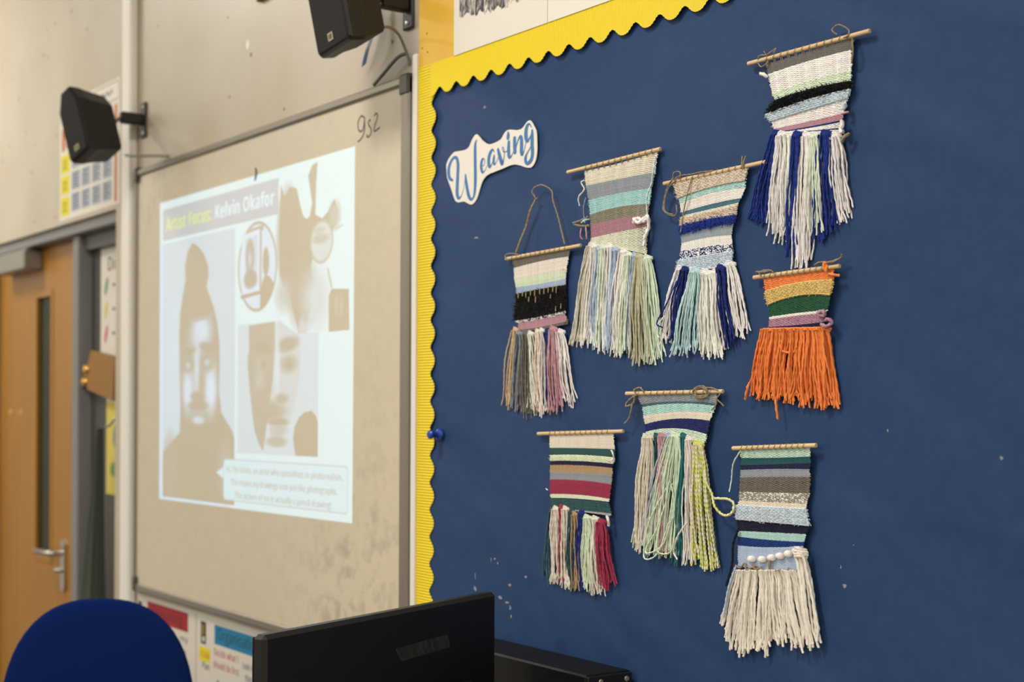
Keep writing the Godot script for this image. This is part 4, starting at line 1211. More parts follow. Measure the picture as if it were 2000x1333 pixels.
func door_end() -> void:
	var z := -0.06
	var grey := mat("7f7e7d", 0.5)
	# frame: head, jambs, mullion
	var o := thing("door_frame", "grey painted door frame with narrow side panel, left of the whiteboard", "door frame")
	var g := Geo.new()
	g.box(Vector3(-3.2, 2.02, -0.14), Vector3(-1.72, 2.057, -0.012), 0.003)
	part("head", g, grey, o)
	for b in [[-3.2, -3.13], [-2.205, -2.15], [-1.77, -1.72]]:
		g = Geo.new()
		g.box(Vector3(b[0], 0, -0.14), Vector3(b[1], 2.02, -0.03), 0.004)
		part("jamb", g, grey, o)
	g = Geo.new()
	g.box(Vector3(-2.15, 0, -0.1), Vector3(-1.77, 2.02, -0.075), 0.001)
	part("side_panel", g, mat("4c4a46", 0.5), o)
	g = Geo.new()
	g.box(Vector3(-2.15, 1.97, -0.075), Vector3(-1.77, 2.02, -0.05), 0.002)
	part("panel_bead", g, mat("55534f", 0.5), o)
	g = Geo.new()
	g.tube(PackedVector3Array([Vector3(-1.755, 1.43, -0.031), Vector3(-1.76, 1.43, -0.012), Vector3(-1.79, 1.41, -0.009), Vector3(-1.82, 1.405, -0.006)]), 0.004, Color.WHITE, 8)
	part("coat_hook", g, mat("b0aca4", 0.3, 0.8), o)
	# corridor side is closed off
	g = Geo.new()
	g.box(Vector3(-3.4, -0.05, -0.3), Vector3(-1.5, 2.4, -0.24), 0.0)
	structure("wall_corridor", g, mat("1d2a20", 0.8))
	# door
	var im := Image.create(512, 1024, false, Image.FORMAT_RGB8)
	var f := FastNoiseLite.new()
	f.seed = 77
	f.frequency = 0.02
	f.fractal_octaves = 4
	for y in 1024:
		for x in 512:
			var a := f.get_noise_2d(x * 3.0 + 10.0 * f.get_noise_2d(x * 0.3, y * 0.1), y * 0.12) * 0.5 + 0.5
			im.set_pixel(x, y, Color("956312").lerp(Color("ae781c"), a))
	var wood := tex_mat(im, 0.38)
	wood.uv1_triplanar = true
	wood.uv1_scale = Vector3(1.1, 0.5, 1.1)
	wood.texture_repeat = true
	var d := thing("door_1", "", "")
	d.remove_meta("label")
	d.remove_meta("category")
	d.set_meta("kind", "structure")
	var lx := -3.127
	var rx := -2.21
	g = Geo.new()
	for b in [[lx, 0.01, -2.69, 2.018], [-2.505, 0.01, rx, 2.018], [-2.69, 1.86, -2.505, 2.018], [-2.69, 0.01, -2.505, 0.93]]:
		g.box(Vector3(b[0], b[1], -0.105), Vector3(b[2], b[3], z), 0.0)
	part("leaf", g, wood, d)
	g = Geo.new()
	for b in [[-2.7, 0.92, -2.675, 1.87], [-2.52, 0.92, -2.495, 1.87], [-2.675, 1.845, -2.52, 1.87], [-2.675, 0.92, -2.52, 0.945]]:
		g.box(Vector3(b[0], b[1], -0.1), Vector3(b[2], b[3], z + 0.003), 0.002)
	part("glazing_bead", g, wood, d)
	var glass := mat("22382c", 0.08, 0.0, 0.22)
	glass.transparency = BaseMaterial3D.TRANSPARENCY_ALPHA
	glass.albedo_color.a = 0.4
	g = Geo.new()
	g.box(Vector3(-2.675, 0.945, -0.074), Vector3(-2.52, 1.845, -0.069), 0.0)
	part("vision_pane", g, glass, d)
	var steel := mat("c3bfb6", 0.28, 0.9)
	g = Geo.new()
	g.prism(capsule(-2.362, 0.93, 0.02, 0.175), z, z + 0.009)
	var plate := part("handle_plate", g, steel, d)
	g = Geo.new()
	g.tube(curve(PackedVector3Array([Vector3(-2.366, 0.972, z), Vector3(-2.367, 0.972, z + 0.04), Vector3(-2.385, 0.972, z + 0.055), Vector3(-2.43, 0.973, z + 0.058), Vector3(-2.5, 0.97, z + 0.055)]), 0.006), 0.0095, Color.WHITE, 12)
	part("lever", g, steel, plate)
	g = Geo.new()
	g.tube(PackedVector3Array([Vector3(-2.364, 0.915, z), Vector3(-2.364, 0.915, z + 0.022), Vector3(-2.375, 0.915, z + 0.026)]), 0.009, Color.WHITE, 10)
	part("lock_turn", g, steel, plate)
	for b in [[-2.99, 1.44], [-2.86, 1.44]]:
		g = Geo.new()
		g.lathe([[0.012, 0.0], [0.011, 0.002], [0.0001, 0.003]], Transform3D(Basis(Vector3.RIGHT, PI / 2), Vector3(b[0], b[1], z)), 10)
		part("fixing_plug", g, mat("c99b58", 0.6), d)
	# door closer
	var c := thing("door_closer", "grey overhead door closer at the top of the wooden door", "door closer")
	g = Geo.new()
	g.box(Vector3(-2.98, 1.945, z), Vector3(-2.62, 2.012, 0.005), 0.004)
	part("closer_body", g, mat("97938b", 0.4, 0.5), c)
	g = Geo.new()
	g.box(Vector3(-2.95, 2.013, -0.03), Vector3(-2.6, 2.018, -0.005), 0.002)
	g.box(Vector3(-2.66, 2.008, -0.03), Vector3(-2.62, 2.0185, -0.005), 0.002)
	part("closer_arm", g, mat("7f7b74", 0.4, 0.5), c)
	# papers on the side panel
	im = Image.create(200, 380, false, Image.FORMAT_RGB8)
	im.fill(Color("dcd6ca"))
	px_text(im, "Dim", Vector2(48, 78), 42, Color("38342f"), 92)
	for k in 4:
		var y := 125 + k * 75
		if k < 3: px_ellipse(im, Vector2(38, y), Vector2(9, 28), Color(["5f8f62", "cfc04a", "c9577a"][k]), 0.2, 0.3)
		for j in 4: im.fill_rect(Rect2i(80 + j * 22, y - 5 - (j % 2) * 4, 16, 9 + (j % 3) * 4), Color("5a5550"))
	g = sheet(Vector2(-2.06, 1.59), Vector2(-1.79, 1.975), -0.074)
	single("notice_sheet", g, tex_mat(im), "white notice with green, yellow and red marks beside the door", "notice")
	im = Image.create(160, 300, false, Image.FORMAT_RGB8)
	im.fill(Color("d9d2c4"))
	im.fill_rect(Rect2i(0, 45, 90, 255), Color("d3c25a"))
	px_ellipse(im, Vector2(75, 130), Vector2(26, 40), Color("4c7f8a"), 0.2, 0.4)
	px_ellipse(im, Vector2(50, 230), Vector2(22, 20), Color("6f8f52"), 0.3)
	g = sheet(Vector2(-2.0, 1.19), Vector2(-1.79, 1.53), -0.073)
	single("notice_sheet", g, tex_mat(im), "yellow and white notice hanging lower beside the door", "notice")
	# leather flap with studs
	o = thing("leather_flap", "brown leather flap with two brass studs over the notice beside the door", "flap")
	g = Geo.new()
	g.prism(PackedVector2Array([Vector2(-2.07, 1.645), Vector2(-1.85, 1.62), Vector2(-1.87, 1.485), Vector2(-2.1, 1.52), Vector2(-2.13, 1.56)]), -0.058, -0.045)
	part("hide", g, mat("93641c", 0.5), o)
	for s in [[-2.11, 1.585], [-2.125, 1.545]]:
		g = Geo.new()
		g.lathe([[0.017, 0.0], [0.014, 0.008], [0.006, 0.012], [0.0001, 0.0125]], Transform3D(Basis(Vector3.RIGHT, PI / 2), Vector3(s[0], s[1], -0.046)), 14)
		part("stud", g, mat("d8ac5c", 0.25, 0.9), o)
	# dark coat on a hook
	o = thing("hanging_coat", "dark green coat hanging beside the door, behind the blue chair", "coat")
	g = Geo.new()
	var drape := func(u: float, w: float) -> Vector3:
		var a := PI * u
		var wide := lerpf(0.3, 0.02, pow(w, 0.75))
		var x := -1.82 - cos(a) * wide * (0.3 if u > 0.5 else 1.25) - 0.02 * (1.0 - w)
		return Vector3(x, lerpf(0.25, 1.4, w), 0.004 + sin(a) * lerpf(0.06, 0.008, w) + 0.009 * sin(u * 23.0 + w * 3.0) * (1.0 - 0.5 * w))
	g.grid(40, 40, drape)
	var cloth := mat("343a2e", 0.9)
	cloth.rim_enabled = true
	cloth.rim = 0.2
	part("cloth", g, cloth, o)

func outline(a: Array) -> PackedVector2Array:
	var p := PackedVector2Array()
	for k in range(0, a.size(), 2): p.append(Vector2(a[k], a[k + 1]))
	return p

func capsule(cx: float, cy: float, rad: float, tall: float) -> PackedVector2Array:
	var p := PackedVector2Array()
	for k in 21:
		var a := PI * k / 20.0
		p.append(Vector2(cx + cos(a) * rad, cy + tall / 2 - rad + sin(a) * rad))
	for k in 21:
		var a := PI + PI * k / 20.0
		p.append(Vector2(cx + cos(a) * rad, cy - tall / 2 + rad + sin(a) * rad))
	return p

func sign_card() -> void:
	var o := thing("lettering_card", "white cut-out card with the blue brush word Weaving", "sign")
	var pts := PackedVector3Array()
	for k in range(0, SIGN_OUTLINE.size(), 2): pts.append(Vector3(SIGN_OUTLINE[k], SIGN_OUTLINE[k + 1], 0))
	pts.append(pts[0])
	var poly := PackedVector2Array()
	var q := curve(pts, 0.003)
	for k in q.size() - 1: poly.append(Vector2(q[k].x, q[k].y))
	var g := Geo.new()
	g.prism(poly, 0.0055, 0.0068)
	part("card", g, mat("e9e4da", 0.5), o)
	g = Geo.new()
	for k in SIGN_STROKES.size(): stroke(g, SIGN_STROKES[k], 0.00695 + 0.00006 * k)
	part("lettering", g, mat("2f73ae", 0.5), o)

func push_pin() -> void:
	var o := thing("push_pin", "large royal blue push pin beside the yellow border", "push pin")
	var g := Geo.new()
	var x := Transform3D(Basis(Vector3.RIGHT, PI / 2) * Basis(Vector3.FORWARD, 0.1), Vector3(0.102, 1.42, 0.004))
	g.lathe([[0.0001, 0.0], [0.0085, 0.0], [0.0115, 0.002], [0.0118, 0.0045], [0.0105, 0.007], [0.0065, 0.01], [0.0052, 0.014], [0.0055, 0.019], [0.0075, 0.022], [0.0088, 0.0245], [0.0085, 0.028], [0.006, 0.0305], [0.0001, 0.031]], x, 24)
	part("grip", g, mat("1c3f9e", 0.25), o)
	g = Geo.new()
	g.lathe([[0.0006, -0.004], [0.0006, 0.001]], x, 8)
	part("needle", g, mat("c8c8c8", 0.3, 0.9), o)

# a loudspeaker cabinet: front panel, tapered shell, maker's badge, wall bracket
func speaker(at: Vector3, turn: Vector3, size: Vector3, foot: Vector3, label: String) -> void:
	var o := thing("loudspeaker", label, "speaker", "black wall speakers")
	var x := Transform3D(Basis(Vector3.UP, turn.y) * Basis(Vector3.RIGHT, turn.x) * Basis(Vector3.BACK, turn.z), at)
	var w := size.x / 2
	var h := size.y / 2
	var d := size.z / 2
	# rings of the shell from front to back: half width, half height, depth
	var rings := [[w * 0.96, h * 0.97, d], [w, h, d - 0.006], [w, h, d - 0.03], [w * 1.0, h * 0.99, d - 0.034], [w * 0.97, h * 0.94, 0.0], [w * 0.9, h * 0.86, -d]]
	var shell := Geo.new()
	var ring := func(r: Array) -> Array:
		var q := []
		var c := 0.016
		for e in [[-1, -1, 0], [-1, -1, 1], [1, -1, 1], [1, -1, 0], [1, 1, 0], [1, 1, 1], [-1, 1, 1], [-1, 1, 0]]:
			var cx: float = 0.035 if e[1] > 0 else c * 0.4
			var cy: float = 0.05 if e[1] > 0 else c * 0.4
			cx = minf(cx, r[0] * 0.6); cy = minf(cy, r[1] * 0.5)
			q.append(x * Vector3(e[0] * (r[0] - (cx if e[2] else 0.0)), e[1] * (r[1] - (0.0 if e[2] else cy)), r[2]))
		return q
	for k in rings.size() - 1:
		var a: Array = ring.call(rings[k])
		var b: Array = ring.call(rings[k + 1])
		for j in 8: shell.face([a[j], a[(j + 1) % 8], b[(j + 1) % 8], b[j]], at)
	shell.face(ring.call(rings[-1]), at)
	var black := mat("0f0e0c", 0.5)
	part("cabinet", shell, black, o)
	var g := Geo.new()
	g.face(ring.call([w * 0.96, h * 0.97, d]), at)
	g.face(ring.call([w * 0.9, h * 0.93, d + 0.003]), at)
	var a2: Array = ring.call([w * 0.96, h * 0.97, d])
	var b2: Array = ring.call([w * 0.9, h * 0.93, d + 0.003])
	for j in 8: g.face([a2[j], a2[(j + 1) % 8], b2[(j + 1) % 8], b2[j]], at)
	var gr := mat("0b0b0a", 0.85)
	var grille := part("grille", g, gr, o)
	g = Geo.new()
	g.box(Vector3(-0.011, -h + 0.018, d + 0.003), Vector3(0.011, -h + 0.034, d + 0.0045), 0.001, x)
	var badge := part("badge", g, mat("bfb391", 0.3, 0.8), grille)
	g = Geo.new()
	for e in [[-0.007, -0.003], [-0.001, 0.003], [0.004, 0.0075]]:
		g.box(Vector3(e[0], -h + 0.021, d + 0.0045), Vector3(e[1], -h + 0.031, d + 0.0048), 0.0, x)
	part("badge_mark", g, mat("4a4434", 0.5), badge)
	# bracket
	g = Geo.new()
	g.box(foot + Vector3(-0.02, -0.05, 0), foot + Vector3(0.02, 0.05, 0.007), 0.003)
	g.box(foot + Vector3(-0.013, -0.016, 0.007), foot + Vector3(0.013, 0.016, 0.072), 0.004)
	var br := part("bracket", g, mat("191817", 0.5), o)
	g = Geo.new()
	g.tube(PackedVector3Array([foot + Vector3(0, 0, 0.07), x * Vector3(0, 0, -d)]), 0.0055, Color.WHITE, 10)
	part("swivel_rod", g, mat("8a867d", 0.35, 0.8), br)
	for s in [-0.037, 0.037]:
		g = Geo.new()
		g.lathe([[0.005, 0.0], [0.004, 0.002], [0.0001, 0.0025]], Transform3D(Basis(Vector3.RIGHT, PI / 2), foot + Vector3(0, s, 0.007)), 10)
		part("screw", g, mat("b5b1a8", 0.3, 0.9), br)

func speakers() -> void:
	speaker(Vector3(-1.474, 2.25, 0.165), Vector3(0.025, 0.213, 0.366), Vector3(0.098, 0.205, 0.11), Vector3(-1.492, 2.285, 0.0), "tilted black wall speaker above the left end of the whiteboard")
	speaker(Vector3(-0.039, 2.297, 0.15), Vector3(0.174, -0.051, 0.06), Vector3(0.15, 0.232, 0.082), Vector3(-0.03, 2.29, 0.0), "larger black wall speaker cut off by the top edge of the picture")
	var grey := mat("8d8676", 0.6)
	var g := Geo.new()
	g.tube(curve(PackedVector3Array([Vector3(-1.425, 2.168, 0.082), Vector3(-1.415, 2.166, 0.06), Vector3(-1.37, 2.165, 0.02), Vector3(-1.3, 2.156, 0.008)]), 0.008), 0.0035, Color.WHITE, 8)
	single("speaker_cable", g, grey, "grey cable from the left speaker to the whiteboard frame", "cable", "speaker cables")
	g = Geo.new()
	g.tube(curve(PackedVector3Array([Vector3(-0.018, 2.228, 0.078), Vector3(-0.02, 2.235, 0.055), Vector3(-0.03, 2.225, 0.025), Vector3(-0.022, 2.18, 0.008), Vector3(-0.02, 2.165, 0.007)]), 0.006), 0.003, Color.WHITE, 8)
	single("speaker_cable", g, grey, "beige cable from the right speaker into the slim trunking", "cable", "speaker cables")
	g = Geo.new()
	g.tube(curve(PackedVector3Array([Vector3(-0.025, 2.19, 0.01), Vector3(-0.06, 2.187, 0.012), Vector3(-0.12, 2.163, 0.012), Vector3(-0.16, 2.15, 0.009)]), 0.006), 0.004, Color.WHITE, 8)
	single("speaker_cable", g, mat("6f6a5f", 0.6), "dark cable running down to the whiteboard's top rail", "cable", "speaker cables")
	# blue cable tie hanging behind the right speaker
	g = Geo.new()
	var tie := PackedVector3Array([Vector3(-0.125, 2.33, 0.012), Vector3(-0.135, 2.3, 0.014), Vector3(-0.15, 2.25, 0.02), Vector3(-0.168, 2.222, 0.022), Vector3(-0.193, 2.196, 0.016)])
	var q := curve(tie, 0.006)
	for k in q.size() - 1:
		var a := q[k]
		var b := q[k + 1]
		var s := Vector3(0.009, 0.002, 0)
		g.face([a - s, a + s, b + s, b - s], (a + b) / 2 - Vector3(0, 0, 1))
		g.face([a - s - Vector3(0, 0, 0.001), a + s - Vector3(0, 0, 0.001), b + s - Vector3(0, 0, 0.001), b - s - Vector3(0, 0, 0.001)], (a + b) / 2 + Vector3(0, 0, 1))
	single("blue_ribbon", g, mat("44618f", 0.5), "narrow blue ribbon hanging behind the right speaker", "ribbon")
	# small clip at the top of the picture
	var c := thing("wall_clip", "small black clip with a bright screw high above the whiteboard", "clip")
	g = Geo.new()
	g.box(Vector3(-0.735, 2.452, 0), Vector3(-0.68, 2.475, 0.012), 0.002)
	part("clip_body", g, mat("3b3833", 0.5), c)
	g = Geo.new()
	g.lathe([[0.005, 0.0], [0.004, 0.002], [0.0001, 0.0025]], Transform3D(Basis(Vector3.RIGHT, PI / 2), Vector3(-0.727, 2.459, 0.012)), 10)
	part("screw", g, mat("d6d2c6", 0.3, 0.8), c)

func desk_things() -> void:
	# desk, below the picture
	var o := thing("desk", "light wooden desk below the blue board, carrying monitor and computer", "desk")
	var g := Geo.new()
	g.box(Vector3(-0.1, 0.705, 0.008), Vector3(1.7, 0.73, 0.8), 0.003)
	part("desk_top", g, mat("c9b48e", 0.5), o)
	for p in [[-0.06, 0.05], [1.62, 0.05], [-0.06, 0.72], [1.62, 0.72]]:
		g = Geo.new()
		g.box(Vector3(p[0], 0, p[1]), Vector3(p[0] + 0.04, 0.705, p[1] + 0.04), 0.003)
		part("leg", g, mat("4a4a4c", 0.4, 0.5), o)
	# monitor seen from behind
	o = thing("monitor", "black computer monitor seen from behind with a strip of clear tape", "monitor")
	var a := Vector3(0.7132, 0, 0.6698)
	var b := Vector3(0.5025, 0, 0.1452)
	var ax := (b - a).normalized()
	var back := Vector3.UP.cross(ax) * -1.0
	if back.x < 0: back = -back
	var wide := a.distance_to(b)
	# local: x from the left end to the right end as seen, y up, z towards the camera
	var x := Transform3D(Basis(ax, Vector3.UP, ax.cross(Vector3.UP)), Vector3(a.x, 0, a.z))
	var plastic := mat("111110", 0.45)
	g = Geo.new()
	g.box(Vector3(0, 0.835, -0.024), Vector3(wide, 1.165, 0.0), 0.006, x)
	part("back_shell", g, plastic, o)
	g = Geo.new()
	g.box(Vector3(0.006, 0.84, -0.03), Vector3(wide - 0.006, 1.16, -0.024), 0.002, x)
	part("screen_panel", g, mat("0b0b0d", 0.15), o)
	g = Geo.new()
	var hump := [Vector2(0.12, 0.86), Vector2(wide - 0.07, 0.86), Vector2(wide - 0.055, 1.0), Vector2(wide - 0.075, 1.03), Vector2(0.16, 1.03)]
	var lo := []
	var hi := []
	for p in hump:
		lo.append(x * Vector3(p.x, p.y, 0.0))
		var c2 := Vector2(wide / 2, 0.94)
		var s: Vector2 = c2 + (p - c2) * 0.93
		hi.append(x * Vector3(s.x, s.y, 0.02))
	var mid := x * Vector3(wide / 2, 0.94, 0.0)
	g.face(hi, mid)
	for k in 5: g.face([lo[k], lo[(k + 1) % 5], hi[(k + 1) % 5], hi[k]], mid)
	part("rear_bulge", g, plastic, o)
	g = Geo.new()
	g.box(Vector3(wide / 2 - 0.03, 0.74, -0.005), Vector3(wide / 2 + 0.03, 1.0, 0.03), 0.004, x)
	part("stand_neck", g, plastic, o)
	g = Geo.new()
	g.box(Vector3(wide / 2 - 0.12, 0.73, -0.09), Vector3(wide / 2 + 0.12, 0.742, 0.09), 0.004, x)
	part("stand_base", g, plastic, o)
	var im := Image.create(256, 48, false, Image.FORMAT_RGB8)
	var f := FastNoiseLite.new()
	f.seed = 9
	f.frequency = 0.05
	for y in 48:
		for xx in 256:
			var s := f.get_noise_2d(xx * 1.6, y * 0.12) * 0.5 + 0.5
			im.set_pixel(xx, y, Color("262521").lerp(Color("4c4a42"), clampf(s * 1.6 - 0.45, 0, 1)))
	g = Geo.new()
	var tp := [Vector3(0.287, 1.1085, 0.0006), Vector3(0.302, 1.0865, 0.0006), Vector3(0.431, 1.091, 0.0006), Vector3(0.424, 1.1125, 0.0006)]
	var e := g.v.size()
	var tu := [Vector2(0, 0), Vector2(0, 1), Vector2(1, 1), Vector2(1, 0)]
	for k in 4: g.vert(x * tp[k], x.basis.z, Color.WHITE, tu[k])
	g.ix.append_array([e, e + 2, e + 1, e, e + 3, e + 2])
	part("tape_strip", g, tex_mat(im, 0.3), o)
	# computer case standing along the wall
	o = thing("computer_case", "slim black computer case standing against the blue board behind the monitor", "computer")
	var case_m := mat("0c0c0e", 0.5, 0.0, 0.35)
	g = Geo.new()
	g.box(Vector3(0.27, 0.73, 0.012), Vector3(0.695, 1.05, 0.106), 0.003)
	part("case", g, case_m, o)
	g = Geo.new()
	g.box(Vector3(0.695, 1.029, 0.014), Vector3(0.7, 1.048, 0.104), 0.001)
	g.box(Vector3(0.695, 0.75, 0.014), Vector3(0.7, 1.029, 0.022), 0.001)
	part("rear_rim", g, mat("121214", 0.5), o)
	for s in [[1.0385, 0.079], [1.0385, 0.026]]:
		g = Geo.new()
		g.lathe([[0.0045, 0.0], [0.004, 0.002], [0.0015, 0.0026], [0.0001, 0.0022]], Transform3D(Basis(Vector3.FORWARD, PI / 2), Vector3(0.7, s[0], s[1])), 12)
		part("screw", g, mat("c8c0ae", 0.35, 0.8), o)
	g = Geo.new()
	g.box(Vector3(0.6955, 0.92, 0.03), Vector3(0.698, 1.0285, 0.078), 0.001)
	part("rear_plate", g, mat("8d8672", 0.4, 0.6), o)
	g = Geo.new()
	g.box(Vector3(0.6955, 0.92, 0.08), Vector3(0.7005, 1.0285, 0.095), 0.001)
	part("port_bracket", g, mat("8f8f78", 0.4, 0.6), o)
	# chair
	o = thing("office_chair", "royal blue upholstered office chair with rounded back, in front of the door", "chair")
	var cx := Transform3D(Basis(Vector3.UP, deg_to_rad(58.0)) * Basis(Vector3.RIGHT, -0.1), Vector3(-0.613, 0.75, 0.437))
	var fab := mat("0d2055", 0.95)
	fab.metallic_specular = 0.15
	fab.rim_enabled = true
	fab.rim = 0.0
	fab.rim_tint = 0.7
	g = Geo.new()
	cushion(g, cx, Vector3(0.212, 0.298, 0.035))
	part("backrest", g, fab, o)
	g = Geo.new()
	cushion(g, Transform3D(Basis(Vector3.UP, deg_to_rad(58.0)) * Basis(Vector3.RIGHT, PI / 2), Vector3(-0.8, 0.46, 0.55)), Vector3(0.23, 0.22, 0.04))
	part("seat", g, fab, o)
	var blk := mat("1a1a1a", 0.5)
	g = Geo.new()
	g.tube(curve(PackedVector3Array([Vector3(-0.62, 0.75, 0.44), Vector3(-0.58, 0.55, 0.42), Vector3(-0.66, 0.42, 0.46), Vector3(-0.8, 0.41, 0.55)]), 0.02), 0.02, Color.WHITE, 10)
	part("back_bar", g, blk, o)
	g = Geo.new()
	g.lathe([[0.03, 0.08], [0.03, 0.25], [0.018, 0.25], [0.018, 0.43]], Transform3D(Basis.IDENTITY, Vector3(-0.8, 0, 0.55)), 16)
	part("gas_column", g, blk, o)
	for k in 5:
		var an := TAU * k / 5 + 0.3
		var dd := Vector3(cos(an), 0, sin(an))
		g = Geo.new()
		g.tube(PackedVector3Array([Vector3(-0.8, 0.11, 0.55), Vector3(-0.8, 0.07, 0.55) + dd * 0.26]), 0.02, Color.WHITE, 8, 0.0, 0.0, 0.7)
		var leg := part("base_arm", g, blk, o)
		g = Geo.new()
		g.lathe([[0.0001, -0.02], [0.026, -0.02], [0.028, 0.0], [0.026, 0.02], [0.0001, 0.02]], Transform3D(Basis(Vector3.UP, -an) * Basis(Vector3.RIGHT, PI / 2), Vector3(-0.8, 0.028, 0.55) + dd * 0.26), 14)
		part("castor", g, blk, leg)

# padded slab with a superellipse outline
func cushion(g: Geo, x: Transform3D, half: Vector3) -> void:
	for s in [1.0, -1.0]:
		var b := g.v.size()
		var nr := 14
		var na := 64
		for i in nr + 1:
			var r := float(i) / nr
			for j in na:
				var a := TAU * j / na
				var c := cos(a)
				var d := sin(a)
				var k := pow(pow(absf(c), 2.5) + pow(absf(d), 2.5), -1.0 / 2.5)
				var rr := sin(r * PI / 2)
				var z := cos(r * PI / 2)
				z = pow(z, 0.55)
				g.vert(x * Vector3(c * k * rr * half.x, d * k * rr * half.y, s * z * half.z), Vector3.ZERO)
		for i in nr:
			for j in na:
				var p := b + i * na + j
				var q := b + i * na + (j + 1) % na
				if s > 0: g.ix.append_array([p, q + na, p + na, p, q, q + na])
				else: g.ix.append_array([p, p + na, q + na, p, q + na, q])
	# smooth normals, shared along the seam
	var acc := {}
	for k in range(0, g.ix.size(), 3):
		var n := (g.v[g.ix[k + 2]] - g.v[g.ix[k]]).cross(g.v[g.ix[k + 1]] - g.v[g.ix[k]])
		for j in 3:
			var key := (g.v[g.ix[k + j]] * 4000.0).round()
			acc[key] = acc.get(key, Vector3.ZERO) + n
	for k in g.v.size(): g.n[k] = acc.get((g.v[k] * 4000.0).round(), Vector3.UP).normalized()

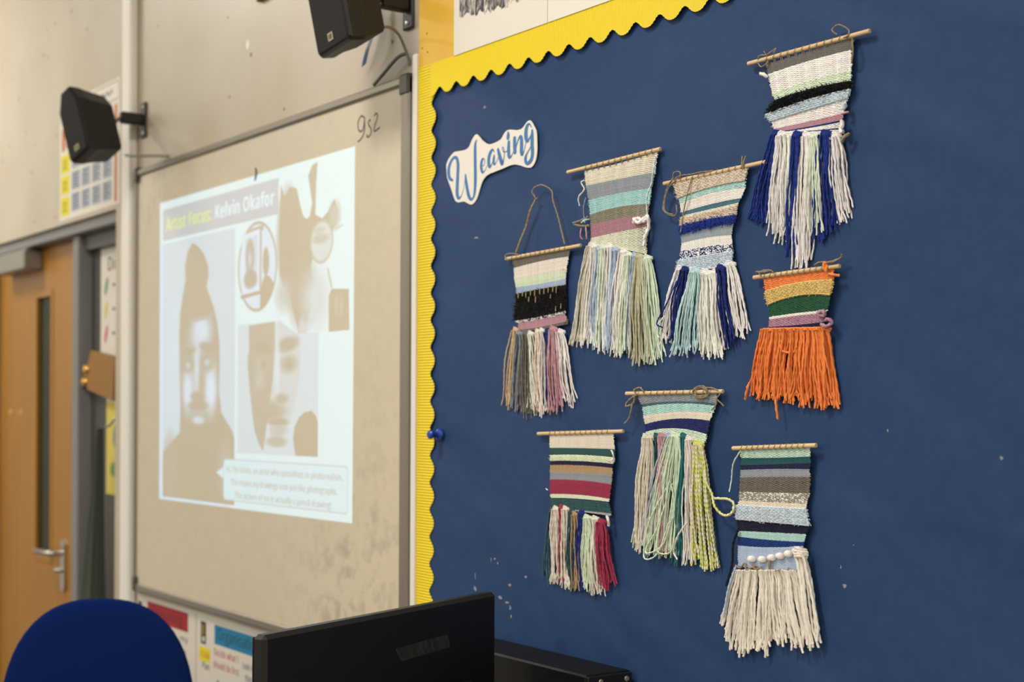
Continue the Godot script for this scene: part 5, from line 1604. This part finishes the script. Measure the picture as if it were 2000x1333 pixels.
func wall_papers() -> void:
	# timetable over the door
	var im := Image.create(560, 390, false, Image.FORMAT_RGB8)
	im.fill(Color("e4ded2"))
	im.fill_rect(Rect2i(330, 8, 215, 58), Color("8f8a82"))
	im.fill_rect(Rect2i(333, 11, 209, 52), Color("e9e4d9"))
	for k in 6: im.fill_rect(Rect2i(380 + k * 20, 32 - (k % 2) * 5, 14, 14), Color("8a857e"))
	im.fill_rect(Rect2i(20, 84, 30, 74), Color("b8621f"))
	im.fill_rect(Rect2i(60, 100, 420, 50), Color("c87a30"))
	im.fill_rect(Rect2i(515, 80, 22, 300), Color("c56f2a"))
	for r in 3:
		im.fill_rect(Rect2i(12, 172 + r * 71, 88, 62), Color("e2d321"))
		for j in 3: im.fill_rect(Rect2i(28 + (j % 2) * 6, 190 + r * 71 + j * 12, 46 - (j % 2) * 12, 5), Color("8f8420"))
		for c in 4:
			im.fill_rect(Rect2i(120 + c * 97, 166 + r * 71, 82, 62), Color("a7adba"))
			for j in 5: im.fill_rect(Rect2i(128 + c * 97, 173 + r * 71 + j * 10, 62 - (j * 13 + c * 7) % 26, 4), Color("5c616c"))
	single("timetable_poster", sheet(Vector2(-2.243, 2.07), Vector2(-1.69, 2.447), 0.0004), tex_mat(im), "timetable poster with yellow and grey-blue boxes above the door frame", "poster")
	# two posters below the whiteboard
	im = Image.create(560, 420, false, Image.FORMAT_RGB8)
	im.fill(Color("d9d2c6"))
	im.fill_rect(Rect2i(12, 25, 36, 70), Color("2c2a20"))
	im.fill_rect(Rect2i(105, 15, 385, 75), Color("a01f28"))
	px_text(im, "Reasoning", Vector2(150, 70), 40, Color("57141a"), 290)
	for s in [["my", 420, 130], ["explain", 400, 180], ["words", 415, 230]]: px_text(im, s[0], Vector2(s[1], s[2]), 22, Color("4a4858"), 70)
	single("learning_poster", sheet(Vector2(-1.53, 0.64), Vector2(-1.105, 0.928), 0.0004), tex_mat(im), "poster with a red heading box below the whiteboard, partly behind the blue chair", "poster", "posters below the whiteboard")
	im = Image.create(560, 420, false, Image.FORMAT_RGB8)
	im.fill(Color("dcd6ca"))
	im.fill_rect(Rect2i(36, 28, 46, 84), Color("2d2a1e"))
	im.fill_rect(Rect2i(44, 38, 20, 40), Color("9a7f2e"))
	im.fill_rect(Rect2i(46, 84, 26, 20), Color("c9c2b4"))
	im.fill_rect(Rect2i(155, 26, 380, 72), Color("0f7ba6"))
	px_text(im, "Organisation", Vector2(182, 78), 42, Color("123a4e"), 325)
	im.fill_rect(Rect2i(22, 124, 98, 54), Color("e6d61f"))
	px_text(im, "I CAN", Vector2(30, 164), 24, Color("c9891f"), 80, true)
	px_text(im, "Decide what I", Vector2(152, 140), 26, Color("b04a44"), 200)
	px_text(im, "should do first", Vector2(148, 186), 26, Color("b04a44"), 208)
	px_text(im, "Look in more", Vector2(385, 152), 24, Color("4a4470"), 160)
	px_text(im, "than one", Vector2(405, 194), 24, Color("4a4470"), 110)
	px_text(im, "place", Vector2(390, 232), 24, Color("4a4470"), 80)
	px_text(im, "Plan", Vector2(50, 206), 26, Color("4a4858"), 60)
	for k in 9: px_ellipse(im, Vector2(185 + k * 14, 240 + (k * 37) % 26), Vector2(10, 12), Color(["6d7a4a", "8a7d6a", "a9545a"][k % 3]), 0.3)
	single("learning_poster", sheet(Vector2(-1.1, 0.64), Vector2(-0.685, 0.928), 0.0004), tex_mat(im), "poster headed Organisation in a blue box below the whiteboard", "poster", "posters below the whiteboard")
	# two sheets with an old engraving of hanging garments, on the amber panel
	im = Image.create(620, 512, false, Image.FORMAT_RGB8)
	im.fill(Color("e6e0d3"))
	var f := FastNoiseLite.new()
	f.seed = 51
	f.frequency = 0.03
	f.fractal_octaves = 4
	# each garment: left, right, hem height left and right, how dark
	for s in [[40, 145, 375, 385, 0.5], [150, 210, 392, 385, 0.85], [210, 262, 396, 400, 0.35], [262, 345, 395, 402, 0.62], [345, 455, 405, 400, 0.22], [462, 545, 392, 395, 0.4]]:
		for x in range(s[0], s[1]):
			var t: float = float(x - s[0]) / (s[1] - s[0])
			var hem: float = lerpf(s[2], s[3], t) + 7.0 * sin(t * 9.0) + 2.0 * sin(x * 0.5)
			for y in range(0, int(hem)):
				var fold := f.get_noise_2d(x * 1.3 + y * 0.35, y * 0.45) * 1.1 + f.get_noise_2d(x * 4.0, y * 1.2) * 0.55 + f.get_noise_2d(x * 7.0, y * 7.0) * 0.3
				var k := clampf(s[4] + fold * 0.75 + (0.35 if absf(t - 0.5) > 0.46 else 0.0) + (0.15 if hem - y < 10 else 0.0), 0, 1)
				im.set_pixel(x, y, Color("e6e0d3").lerp(Color("2b2730"), k * 0.92))
	single("engraving_sheet", sheet(Vector2(0.152, 2.1505), Vector2(0.455, 2.42), 0.0102), tex_mat(im), "white sheet with an old engraving of hanging garments on the amber panel", "print", "paper sheets on the amber panel")
	single("engraving_sheet", sheet(Vector2(0.4562, 2.1505), Vector2(0.76, 2.42), 0.0102), mat("e9e3d8", 0.7), "blank white sheet right of the garment engraving on the amber panel", "print", "paper sheets on the amber panel")
